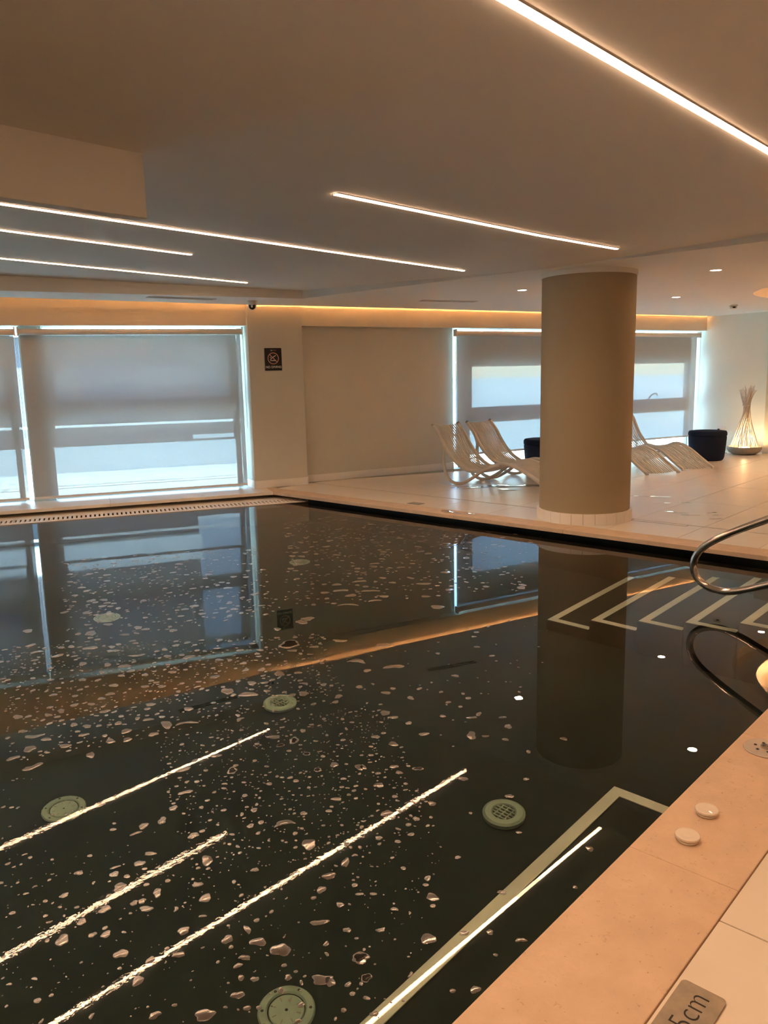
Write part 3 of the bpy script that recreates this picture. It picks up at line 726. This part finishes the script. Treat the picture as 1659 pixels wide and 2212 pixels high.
bar('diver', -.040, cz - .018, -.012, cz + .010, .008, M['signwhite']); bar('diver', -.012, cz + .010, .034, cz + .036, .009, M['signwhite'])
flat('diver', [(-.036 + .006 * math.cos(2 * math.pi * k / 14), cz + .012 + .006 * math.sin(2 * math.pi * k / 14)) for k in range(14)], M['signwhite'])
for k in range(5): bar('wave', -.038 + .015 * k, cz - .028 + (.004 if k % 2 else -.003), -.024 + .015 * k, cz - .028 + (-.003 if k % 2 else .004), .009, M['signwhite'])
mw = Matrix(((1, 0, 0, 0), (0, 0, -1, -.0056), (0, 1, 0, -.098), (0, 0, 0, 1)))
text('lettering', 'NO DIVING', .040, mw, M['signwhite'], sg, .0006, .0006)
mw2 = Matrix(((1, 0, 0, -.018), (0, 0, -1, -.0056), (0, 1, 0, .112), (0, 0, 0, 1)))
text('brand_mark', 'be', .022, mw2, M['signwhite'], sg, .0006, .0010)
mw3 = Matrix(((1, 0, 0, .018), (0, 0, -1, -.0056), (0, 1, 0, .112), (0, 0, 0, 1)))
text('brand_mark', 'HOTEL', .017, mw3, M['signcopper'], sg, .0006, -.0002)

# ------------------------------------------------------------------ loungers
prof = spline([(-.44, .765), (-.40, .722), (-.31, .615), (-.225, .485), (-.115, .355), (.03, .245), (.20, .187), (.37, .205), (.54, .275), (.69, .315), (.86, .293), (1.04, .225), (1.24, .125), (1.46, .022)], 5)
rock = spline([(-.295, .60), (-.247, .48), (-.252, .38), (-.245, .26), (-.185, .085), (-.09, .027), (0, .0195), (.10, .037), (.265, .125), (.40, .215), (.54, .268), (.66, .302)], 6)
HW = .262
def copy_tree(o, parent=None):
    c = o.copy(); C.objects.link(c); c.parent = parent
    for ch in [q for q in bpy.data.objects if q.parent == o]: copy_tree(ch, c)
    return c
def make_lounger():
    root = empty('sun_lounger')
    rail = ribbon_mesh('side_rail', prof, .036, .036); bevel(rail, .006, 1)
    rk = ribbon_mesh('rocker', rock, .036, .036); bevel(rk, .006, 1)
    for s in (-1, 1):
        r_ = link('side_rail', rail, M['resin'], root, True); r_.location = (s * HW, 0, 0)
        r2 = link('rocker', rk, M['resin'], root, True); r2.location = (s * HW, 0, 0)
        ft = box('foot', M['resin'], -.018, .018, 1.445, 1.482, .001, .03, parent=root, bev=.004); ft.location = (s * HW, 0, 0)
    slat = ribbon_mesh('slat', [(y, z) for y, z in prof[1:-1]], .0145, .013)
    n = 14
    for k in range(n):
        x = -HW + 2 * HW * (k + 1) / (n + 1)
        o = link('slat', slat, M['resin'], root); o.location = (x, 0, -.024 * (1 - (x / HW) ** 2))
    for idx in (9, 21, 29, 43, 56):
        y, z = prof[idx]
        pts = [(HW * t, y, z - .024 * (1 - t * t) - .010) for t in [q / 5 - 1 for q in range(11)]]
        tube('cross_bar', pts, .010, M['resin'], root, seg=6)
    return root
lg0 = make_lounger()
# foot end points along local +Y; world axis angle phi means rotate by phi-90
spots = [(8.02 + .255, 6.11, -92, 'cream slatted lounger standing closest to the recessed wall and puddle'),
         (8.74 + .255, 6.09, -92, 'cream slatted lounger, second from the recessed wall, before a navy pouf'),
         (0, 0, -117, 'cream slatted lounger emerging from behind the column'),
         (0, 0, -117, 'cream slatted lounger beside the tall navy pouf')]
for i, (x, y, ph, lab) in enumerate(spots):
    o = lg0 if i == 0 else copy_tree(lg0)
    if i >= 2:
        fx, fy = ((10.38, 4.425) if i == 2 else (11.11, 4.225))
        x, y = fx - 1.46 * math.cos(R(ph)), fy - 1.46 * math.sin(R(ph))
    o.location = (x, y, D); o.rotation_euler = (0, 0, R(ph - 90))
    tag(o, lab, 'lounger', 'slatted sun loungers')

# ------------------------------------------------------------------ poufs
def pouf(x, y, r, hh, label):
    o = empty('pouf', (x, y, D)); tag(o, label, 'pouf', 'navy poufs')
    lathe('body', [(.001, .001), (r * .80, .001), (r * .86, .02), (r * .90, .06), (r * .95, .2), (r * .985, hh - .10), (r * .97, hh - .085)], M['navy'], o, seg=64, smooth=True, close=False)
    lathe('cushion', [(r * .95, hh - .088), (r * 1.0, hh - .07), (r * 1.0, hh - .03), (r * .95, hh - .006), (r * .8, hh), (.001, hh + .004)], M['navy'], o, seg=64, smooth=True, close=False)
pouf(12.40, 4.59, .285, .46, 'tall navy fabric pouf standing beside the twig lamp')
pouf(9.95, 6.04, .285, .46, 'navy fabric pouf half hidden by the column')

# ------------------------------------------------------------------ twig lamp
lx, ly = 13.53, 4.40
lp = empty('twig_lamp', (lx, ly, D)); tag(lp, 'glowing floor lamp of bleached twigs in a grey bowl', 'lamp')
lathe('bowl', [(.001, .001), (.17, .001), (.24, .04), (.27, .10), (.262, .13), (.25, .13), (.245, .10), (.15, .07), (.001, .07)], M['concrete'], lp, seg=56, smooth=True, close=False)
lathe('glow_disc', [(.001, .125), (.05, .12), (.09, .105), (.12, .085)], M['bulb'], lp, seg=32, smooth=True, close=False)
random.seed(3)
for k in range(40):
    a = 2 * math.pi * k / 40 + random.uniform(-.06, .06); r0 = random.uniform(.19, .235)
    p0 = (r0 * math.cos(a), r0 * math.sin(a), .105)
    tw = 1.7 + random.uniform(-.5, .5); r1 = random.uniform(.02, .055); r2 = random.uniform(.06, .15)
    p1 = (r1 * math.cos(a + tw), r1 * math.sin(a + tw), .80 + random.uniform(-.05, .05))
    p2 = (r2 * math.cos(a + tw + .5) + .03, r2 * math.sin(a + tw + .5), 1.08 + random.uniform(-.08, .05))
    tube('twig', spline([p0, tuple((a_ + b_) / 2 * (.97 if i_ < 2 else 1) for i_, (a_, b_) in enumerate(zip(p0, p1))), p1, p2], 3), [.0055] * 9 + [.003], M['twig'], lp, seg=5)
lathe('tie', [(.058, .79), (.064, .80), (.058, .81)], M['twig'], lp, seg=24, close=False)
pl_l = bpy.data.lights.new('twig_lamp_bulb', 'POINT'); pl_l.energy = 5; pl_l.color = (1.0, .62, .28); pl_l.shadow_soft_size = .05
po = bpy.data.objects.new('twig_lamp_bulb', pl_l); C.objects.link(po); po.parent = lp; po.location = (0, 0, .16)
# wall outlet and cable
oy = 5.03
ot = empty('wall_outlet', (w3(oy), oy, .42)); ot.rotation_euler = (0, 0, R(-18)); tag(ot, 'white double wall outlet above the pouf', 'outlet')
box('plate', M['white'], -.010, -.001, -.085, .085, -.065, .065, parent=ot, bev=.003)
for b in (-.04, .04): box('socket', M['gutter'], -.013, -.010, b - .028, b + .028, -.03, .03, parent=ot, bev=.002)
box('plug', M['black'], -.04, -.013, .02, .05, -.022, .022, parent=ot, bev=.004)
tag(tube('cable', spline([(w3(oy) - .05, oy + .02, .40), (w3(oy) - .06, oy - .05, .2), (w3(oy) - .09, oy - .1, D + .006), (13.55, 4.80, D + .005), (13.50, 4.66, D + .006)], 6), .0045, M['black'], seg=6), 'thin black cable running from the outlet to the twig lamp', 'cable')

# ------------------------------------------------------------------ handrail
XR = 4.90
hr = empty('handrail', (XR, .6, D)); tag(hr, 'polished steel pool handrail looping out over the water', 'handrail')
rp = [(.30, D + .002), (.30, .70), (.33, .86), (.45, .985), (.62, 1.01), (.80, .93), (1.10, .777), (1.445, .602), (1.587, .529), (1.715, .455), (1.80, .392), (1.848, .327), (1.863, .258), (1.838, .185), (1.765, .134), (1.662, .122), (1.539, .155), (1.422, .204), (1.15, .315), (.92, .405), (.80, .43), (.70, .40), (.66, .33), (.66, D + .002)]
tube('rail', [(0, y - .6, z - D) for y, z in spline(rp, 6)], .0225, M['steel'], hr, seg=20)
for y in (.30, .66):
    lathe('flange', [(.022, .016), (.05, .012), (.055, .001), (.022, .001)], M['steel'], hr, loc=(0, y - .6, 0), seg=32, close=False)

# ------------------------------------------------------------------ near coping: caps, steel disc, depth plate
def capdisc(x, y, label):
    o = empty('round_cap', (x, y, D + .001)); tag(o, label, 'cap', 'white round caps')
    lathe('base', [(.001, .0), (.030, .0), (.032, .003), (.032, .0075), (.001, .0075)], M['cap'], o, seg=44)
    lathe('neck', [(.026, .0075), (.026, .0105)], M['cap'], o, seg=44, close=False)
    lathe('lid', [(.001, .0105), (.034, .0105), (.0365, .013), (.0365, .0185), (.034, .0205), (.029, .0205), (.015, .0195), (.001, .0195)], M['cap'], o, seg=48, smooth=False)
capdisc(2.383, .826, 'white ceramic cap on the coping, farther from the depth plate')
capdisc(2.203, .816, 'white ceramic cap on the coping, closer to the depth plate')
sd = empty('anchor_disc', (2.965, .825, D + .001)); tag(sd, 'round steel anchor disc with a knurled centre bolt on the coping', 'disc')
lathe('plate', [(.001, 0), (.074, 0), (.078, .002), (.076, .005), (.001, .006)], M['disc'], sd, seg=56)
lathe('bolt', [(.001, .006), (.018, .006), (.018, .013), (.012, .014), (.010, .010), (.001, .010)], M['steel'], sd, seg=20, close=False)
for k in range(6):
    a = k * math.pi / 3 + .5; lathe('screw', [(.0055, .0062), (.0055, .0075), (.003, .0078), (.001, .0066)], M['fit_dark'], sd, loc=(.037 * math.cos(a), .037 * math.sin(a), 0), seg=12, close=False)
dp = empty('depth_plate', (1.49, .553, D + .0005)); tag(dp, 'worn metal depth plate reading 55cm set in the near tiles', 'plate')
rc = []
for sx, sy, a0 in ((1, 1, 0), (-1, 1, 90), (-1, -1, 180), (1, -1, 270)):
    for k in range(6):
        a = R(a0 + 90 * k / 5); rc.append((sx * (.155 - .012) + .012 * math.cos(a), sy * (.051 - .012) + .012 * math.sin(a)))
o = prism('panel', rc, 0, .006, M['plate']); o.parent = dp
text('lettering', '55cm', .074, Matrix.Translation((.132, .0, .0062)), M['engrave'], dp, .0004, -.0012, 'RIGHT')

# ------------------------------------------------------------------ underwater fittings
def fitting(x, y, grille, label):
    o = empty('pool_fitting', (x, y, PD + .001)); tag(o, label, 'pool fitting', 'round fittings on the pool floor')
    if grille:
        lathe('collar', [(.001, 0), (.100, 0), (.103, .03), (.09, .04), (.062, .04), (.055, .034), (.055, .02), (.001, .02)], M['fitting'], o, seg=48)
        lathe('well', [(.001, .0205), (.054, .0205)], M['fit_dark'], o, seg=32, close=False)
        for q in range(-2, 3):
            l_ = math.sqrt(.054 ** 2 - (q * .02) ** 2)
            box('grille_bar', M['fitting'], q * .02 - .003, q * .02 + .003, -l_, l_, .024, .036, parent=o)
        for q in (-1, 0, 1):
            l_ = math.sqrt(.054 ** 2 - (q * .03) ** 2)
            box('grille_bar', M['fitting'], -l_, l_, q * .03 - .003, q * .03 + .003, .022, .034, parent=o)
    else:
        lathe('collar', [(.062, .0), (.100, 0), (.103, .012), (.098, .020), (.074, .022), (.068, .014)], M['fitting'], o, seg=56, close=False)
        lathe('joint', [(.064, .006), (.0695, .012)], M['fit_dark'], o, seg=48, close=False)
        lathe('cover', [(.001, .017), (.060, .017), (.064, .014), (.064, .002)], M['fitting'], o, seg=48, close=False)
        lathe('centre_hole', [(.001, .0178), (.0055, .0178)], M['fit_dark'], o, seg=14, close=False)
        for k in range(6):
            a = k * math.pi / 3 + .3; lathe('screw', [(.001, .0225), (.0055, .0225)], M['fit_dark'], o, loc=(.086 * math.cos(a), .086 * math.sin(a), 0), seg=12, close=False)
        for k in range(8):
            a = k * math.pi / 4 + .5; d_ = Vector((math.cos(a), math.sin(a))); 
            box('embossing', M['concrete'], -.008, .008, -.002, .002, .017, .0182, parent=o, fr=lambda a_, b_, z_: (d_.x * (.047 + a_) - d_.y * b_, d_.y * (.047 + a_) + d_.x * b_, z_))
fitting(1.495, 3.575, False, 'pale green screwed cover on the pool floor crossed by a light reflection')
fitting(1.52, 1.94, False, 'pale green screwed cover on the pool floor at the lower frame edge')
fitting(2.905, 1.955, True, 'pale green grilled drain on the pool floor close to the ledge')
fitting(2.885, 3.595, True, 'pale green grilled drain in the middle of the pool floor')
fitting(2.89, 5.735, False, 'faint pale cover on the pool floor under the mirrored window')
fitting(4.95, 5.755, False, 'faint pale cover on the pool floor nearest the pillar')

# ------------------------------------------------------------------ puddles on the deck
random.seed(21)
def blob_pts(rx, ry, n, rot, wob=.25):
    ph = [random.uniform(0, 6.28) for _ in range(3)]; out = []
    for k in range(n):
        a = 2 * math.pi * k / n
        s = 1 + wob * (.5 * math.sin(2 * a + ph[0]) + .35 * math.sin(3 * a + ph[1]) + .25 * math.sin(5 * a + ph[2]))
        x, y = rx * s * math.cos(a), ry * s * math.sin(a)
        out.append((x * math.cos(rot) - y * math.sin(rot), x * math.sin(rot) + y * math.cos(rot)))
    return out
def puddle(x, y, rx, ry, rot, label, group):
    q = blob_pts(rx, ry, 36, R(rot), .55)
    v = [(p[0], p[1], .0003) for p in q] + [(p[0] * .93, p[1] * .93, .0013) for p in q] + [(0, 0, .0015)]
    n = 36; f = [(i, (i + 1) % n, n + (i + 1) % n, n + i) for i in range(n)] + [(n + i, n + (i + 1) % n, 2 * n) for i in range(n)]
    o = mk('puddle', v, f, M['wet'], smooth=True); o.location = (x, y, D); tag(o, label, 'puddle', group)
for x, y, rx, ry, rot, lab in ((8.02, 5.72, .22, .07, -30, 'long shiny puddle directly under the rocker of the lounger closest to the recessed wall'),
        (8.25, 5.52, .26, .10, -50, 'largest shiny puddle on the tiles in front of the first pair of loungers'),
        (8.42, 5.30, .20, .09, -60, 'shiny puddle touching the largest one on the column side'),
        (7.85, 5.95, .12, .05, -20, 'small puddle closest to the recessed wall, before the first lounger'),
        (8.0, 5.35, .14, .05, -70, 'small puddle closest to the pool, before the first pair of loungers'),
        (8.55, 5.05, .16, .05, -50, 'shiny puddle closest to the column, before the first pair of loungers')):
    puddle(x, y, rx, ry, rot, lab, 'puddles below the loungers')
for x, y, rx, ry, rot, lab in ((8.45, 3.70, .18, .03, -70, 'longest water streak on the tiles beyond the column, nearest the loungers'),
        (8.25, 3.25, .07, .025, -60, 'short bright water streak on a tile joint beyond the column'),
        (7.62, 3.12, .13, .035, -70, 'long water streak nearest the column foot'),
        (7.55, 2.95, .10, .03, -65, 'water streak just past the long one by the column foot'),
        (7.80, 2.80, .05, .03, -40, 'topmost of three small water drops in a row on the tiles'),
        (7.70, 2.72, .05, .02, -40, 'middle of three small water drops in a row on the tiles'),
        (7.50, 2.66, .05, .02, -40, 'lowest of three small water drops in a row on the tiles'),
        (8.10, 3.45, .08, .02, -70, 'faint water streak between the longest one and the tile joint')):
    puddle(x, y, rx, ry, rot, lab, 'water streaks by the column')
for x, y, rx, ry, rot, lab in ((6.33, 4.95, .06, .12, 5, 'larger wet patch on the worn coping behind the pool'), (6.36, 4.70, .04, .07, 0, 'smaller wet patch on the worn coping behind the pool')):
    puddle(x, y, rx, ry, rot, lab, 'wet patches on the coping')

# ------------------------------------------------------------------ bubbles floating on the water
HAND = [(1.65,2.37,20,27),(1.68,2.52,21,17),(1.53,2.52,33,18),(1.44,2.37,29,16),(1.94,2.1,15,27),(1.55,1.94,39,17),(1.28,2.27,16,25),(1.35,2.31,15,21),(1.22,2.29,17,21),(1.18,2.27,21,10),(1.14,2.35,12,11),(1.1,2.11,17,18),(1.15,2.13,19,13),(1.3,2.11,19,20),(1.04,2.15,20,7),(1.02,2.12,13,19),(1.04,2.08,10,13),(0.95,2.21,13,15),(1.25,1.96,20,30),(1,2.05,21,22),(1.06,1.94,13,24),(1.16,1.88,20,14),(1.14,1.81,20,20),(1,1.9,20,15),(0.92,1.99,18,18),(0.99,1.95,12,13),(1.01,1.94,13,13),(0.87,2.06,8,8),(0.87,2.14,15,12),(0.85,1.99,13,17),(0.78,1.96,17,28),(0.87,1.89,15,15),(0.86,1.79,19,20),(1.02,1.74,19,17),(1.08,1.62,15,20),(1.09,1.75,13,7),(1.18,1.62,9,10),(1.14,1.61,9,23),(1.29,1.48,27,14),(1.32,1.4,12,11),(1.15,1.48,27,29),(1.13,1.55,27,17),(1.27,1.3,22,24),(1.15,1.32,31,19),(1.23,1.24,13,17),(1.02,1.48,9,12),(1.04,1.45,11,11),(1.1,1.39,10,11),(1.12,1.43,9,7),(1.04,1.52,12,10),(1.07,1.53,18,11),(0.98,1.44,17,14),(0.89,1.45,26,21),(0.81,1.54,15,13),(0.97,1.39,10,10),(0.99,1.37,8,7),(1.12,1.21,8,8),(1.17,1.23,7,8),(1.06,1.37,7,15),(1.52,1.78,27,31),(1.45,1.61,20,21),(1.53,1.62,13,29),(1.39,1.58,15,18),(1.35,1.57,10,9),(1.47,1.52,11,10),(1.53,2.08,14,15),(1.87,2.12,15,16),(1.77,1.91,18,15),(1.63,1.93,15,13),(1.68,2.18,13,13),(1.46,2.01,13,15),(0.96,1.67,16,13),(0.9,1.71,12,15),(0.84,1.67,17,18),(2.11,4.41,37,50),(2.09,3.83,44,20),(2.23,4.22,30,23),(2.2,4.08,23,18),(1.98,4.16,40,32),(1.92,4.27,17,45),(1.78,4.48,29,23),(1.88,4.76,31,38),(1.75,4.34,34,21),(1.8,4.18,34,24),(2.04,4.01,40,27),(1.83,3.95,24,29),(2.19,3.69,22,26),(2.32,3.81,26,21),(2.46,4.06,30,27),(2.26,3.59,33,28),(1.91,3.83,19,39),(1.96,3.74,32,28),(2.24,3.8,17,27),(2.75,3.32,62,67),(2.42,3.01,30,38),(2.33,2.72,28,30),(2.58,3.37,22,19),(2.25,3.02,25,28),(2.15,2.92,43,36),(2.11,3.03,29,49),(2.28,2.75,24,21),(1.78,3.18,26,21),(1.71,2.93,26,46),(1.78,2.88,48,17),(1.56,3.01,26,24),(1.62,2.89,21,24),(1.52,2.93,21,23),(1.66,3.09,13,22),(1.44,3.25,18,22),(1.43,3.39,16,16),(1.26,3.36,20,19),(1.27,3.27,39,21),(1.13,3.14,29,19),(1.21,3.17,25,34),(1.35,2.92,17,32),(1.15,3,40,26),(1.42,3.12,22,18),(1.32,3.08,23,24),(1.65,2.37,17,31),(1.97,2.38,19,29),(1.91,2.39,17,16),(1.93,2.25,14,17),(1.76,2.12,13,13),(1.87,2.12,11,14),(2.81,3.17,25,23),(3.13,3.59,50,41),(2.88,3.58,24,30),(2.69,3.22,33,22),(2.75,3.31,60,72),(3.07,3.57,40,47),(2.97,3.13,49,25),(3.52,3.61,67,22),(3.73,3.9,68,28),(3.99,3.97,62,30),(3.68,3.75,44,37),(3.85,3.73,67,25),(3.7,3.54,43,25),(4.23,3.55,61,29),(3.84,3.11,41,56),(3.08,2.89,36,38),(2.87,2.62,60,33),(2.81,2.83,51,31),(2.74,2.69,22,23),(2.59,2.42,23,23),(2.42,2.27,26,27),(2.41,2.21,23,17),(2.41,2.12,14,19),(2.62,2.29,15,27),(2.65,2.43,15,18),(2.49,1.84,22,44),(2.63,1.94,28,13),(2.52,1.79,18,10),(2.68,1.94,13,24),(2.66,1.77,18,23),(2.55,1.71,15,15),(2.71,1.53,15,17),(2.52,1.58,10,16),(2.56,2.05,15,17),(2.69,2.05,12,14),(2.79,2.08,15,17),(2.33,1.47,12,12),(2.37,2,22,18),(2.22,2.14,18,19),(2.22,2.04,20,24),(2.08,1.91,19,15),(2.13,1.83,22,16),(1.99,2.01,17,28),(1.87,2.12,15,18),(1.93,2.25,14,18),(1.98,2.38,19,31),(2.06,2.42,14,18),(1.91,2.39,17,17),(1.94,2.47,27,22),(2.56,2.57,19,21),(2.36,2.53,18,17),(1.27,1.3,22,20),(1.23,1.24,15,17),(1.16,1.3,14,19),(1.44,1.21,26,20),(1.58,1.31,19,20),(1.38,1.33,15,10),(1.47,1.36,13,8),(1.45,1.48,13,8),(1.38,1.49,13,12),(1.72,1.57,13,10),(2.19,1.45,16,15),(1.78,1.37,11,10),(2.02,1.3,11,9),(1.61,1.36,10,9),(1.17,1.23,8,8),(1.32,1.4,13,9),(1.82,1.71,21,22),(1.86,1.61,12,15),(2.13,1.83,22,15),(1.94,1.86,18,23),(2,2,14,21),(1.97,1.63,14,19),(2.18,1.65,18,18),(2.01,1.49,8,8),(2.09,1.08,14,15),(1.89,1.02,8,10),(1.6,1.02,16,11),(1.57,1.1,11,11),(1.52,1.15,17,11),(1.73,1.17,16,11),(1.34,1.05,9,8),(1.51,1.04,7,7),(1.38,1.01,15,13)]
random.seed(11)
def bubble_geo(rx, ry, rot, n=14):
    q = blob_pts(rx, ry, n, 0, .30 if n > 12 else .18); hgt = min(.0011, .10 * min(rx, ry))
    if rx > 1.5 * ry:                       # stretched ones bend or pinch
        k, pn = random.uniform(-.45, .45) / rx, random.uniform(0, .45)
        q = [(x, y * (1 - pn * math.exp(-(x / (.35 * rx)) ** 2)) + k * x * x) for x, y in q]
    c, s_ = math.cos(rot), math.sin(rot); q = [(x * c - y * s_, x * s_ + y * c) for x, y in q]
    v = [(p[0], p[1], -.0006) for p in q] + [(p[0] * .96, p[1] * .96, hgt * .8) for p in q] + [(p[0] * .88, p[1] * .88, hgt) for p in q] + [(0, 0, hgt)]
    f = []
    for r_ in (0, 1):
        f += [(r_ * n + i, r_ * n + (i + 1) % n, (r_ + 1) * n + (i + 1) % n, (r_ + 1) * n + i) for i in range(n)]
    f += [(2 * n + i, 2 * n + (i + 1) % n, 3 * n) for i in range(n)]
    return v, f
# camera-facing axes of the photographed patches: long axis runs across the view
items = []
for x, y, a, b in HAND:
    az = math.atan2(y, x); b = min(b, a * 1.6 + 6)
    items.append((x, y, a * .95e-3, b * .85e-3, az + math.pi / 2 + random.uniform(-.25, .25)))
ZONES = [  # polygon, count, radius range (m)
    ([(5.6, 6.75), (6.2, 3.75), (4.5, 2.9), (3.2, 3.9)], 620, (.010, .040)),
    ([(2.9, 6.5), (4.3, 5.6), (3.1, 3.8), (1.9, 4.3)], 520, (.008, .034)),
    ([(1.64, 4.6), (3.0, 3.3), (2.4, 2.5), (1.1, 3.1)], 900, (.005, .024)),
    ([(1.6, 2.85), (2.5, 2.35), (1.85, 1.5), (1.15, 1.9)], 760, (.003, .014)),
    ([(.75, 2.6), (1.3, 1.95), (1.85, 1.48), (1.15, 1.02), (.5, 1.75)], 420, (.002, .012)),
    ([(2.4, 3.0), (4.0, 2.6), (3.9, 2.2), (2.3, 1.7)], 60, (.006, .02)),
    ([(.5, 3.3), (1.1, 3.0), (1.3, 2.0), (.75, 2.3)], 60, (.003, .010)),
]
def inpoly(x, y, P):
    c = False
    for i in range(len(P)):
        (x0, y0), (x1, y1) = P[i], P[i - 1]
        if (y0 > y) != (y1 > y) and x < (x1 - x0) * (y - y0) / (y1 - y0) + x0: c = not c
    return c
placed = {}
def free(x, y, r):
    g = (int(x * 10), int(y * 10))
    for i in (-1, 0, 1):
        for j in (-1, 0, 1):
            for (px, py, pr) in placed.get((g[0] + i, g[1] + j), ()):
                if (px - x) ** 2 + (py - y) ** 2 < (pr + r) ** 2: return False
    return True
def put(x, y, r): placed.setdefault((int(x * 10), int(y * 10)), []).append((x, y, r))
for it in items: put(it[0], it[1], max(it[2], it[3]))
for P, cnt, (r0, r1) in ZONES:
    bx = (min(p[0] for p in P), max(p[0] for p in P)); by = (min(p[1] for p in P), max(p[1] for p in P)); k = tries = 0
    while k < cnt and tries < cnt * 25:
        tries += 1
        x, y = random.uniform(*bx), random.uniform(*by)
        if not inpoly(x, y, P) or x > XF + .05: continue
        r = r0 + (r1 - r0) * random.random() ** 3.2
        if not free(x, y, r * 1.15): continue
        put(x, y, r); k += 1
        items.append((x, y, r, r * random.uniform(.55, .95), random.uniform(0, 3.14)))
def seen_size(it): return (it[2] * it[3]) ** .5 / math.dist((it[0], it[1], 0), (0, 0, 1.5))
items.sort(key=seen_size, reverse=True)
for x, y, rx, ry, rot in items[:290]:
    v, f = bubble_geo(rx, ry, rot, 22)
    o = mk('water_bubble', v, f, M['bubble'], smooth=True); o.location = (x, y, 0)
    tag(o, 'flat pinkish bubble floating on the dark pool water', 'bubble', 'bubbles floating on the pool')
vv, ff = [], []
for x, y, rx, ry, rot in items[290:]:
    v, f = bubble_geo(rx, ry, rot, 10); b0 = len(vv)
    vv += [(p[0] + x, p[1] + y, p[2]) for p in v]; ff += [tuple(q + b0 for q in g) for g in f]
o = mk('small_bubbles', vv, ff, M['bubble'], smooth=True)
tag(o, 'scatter of tiny pinkish bubbles across the pool water', 'bubbles', kind='stuff')
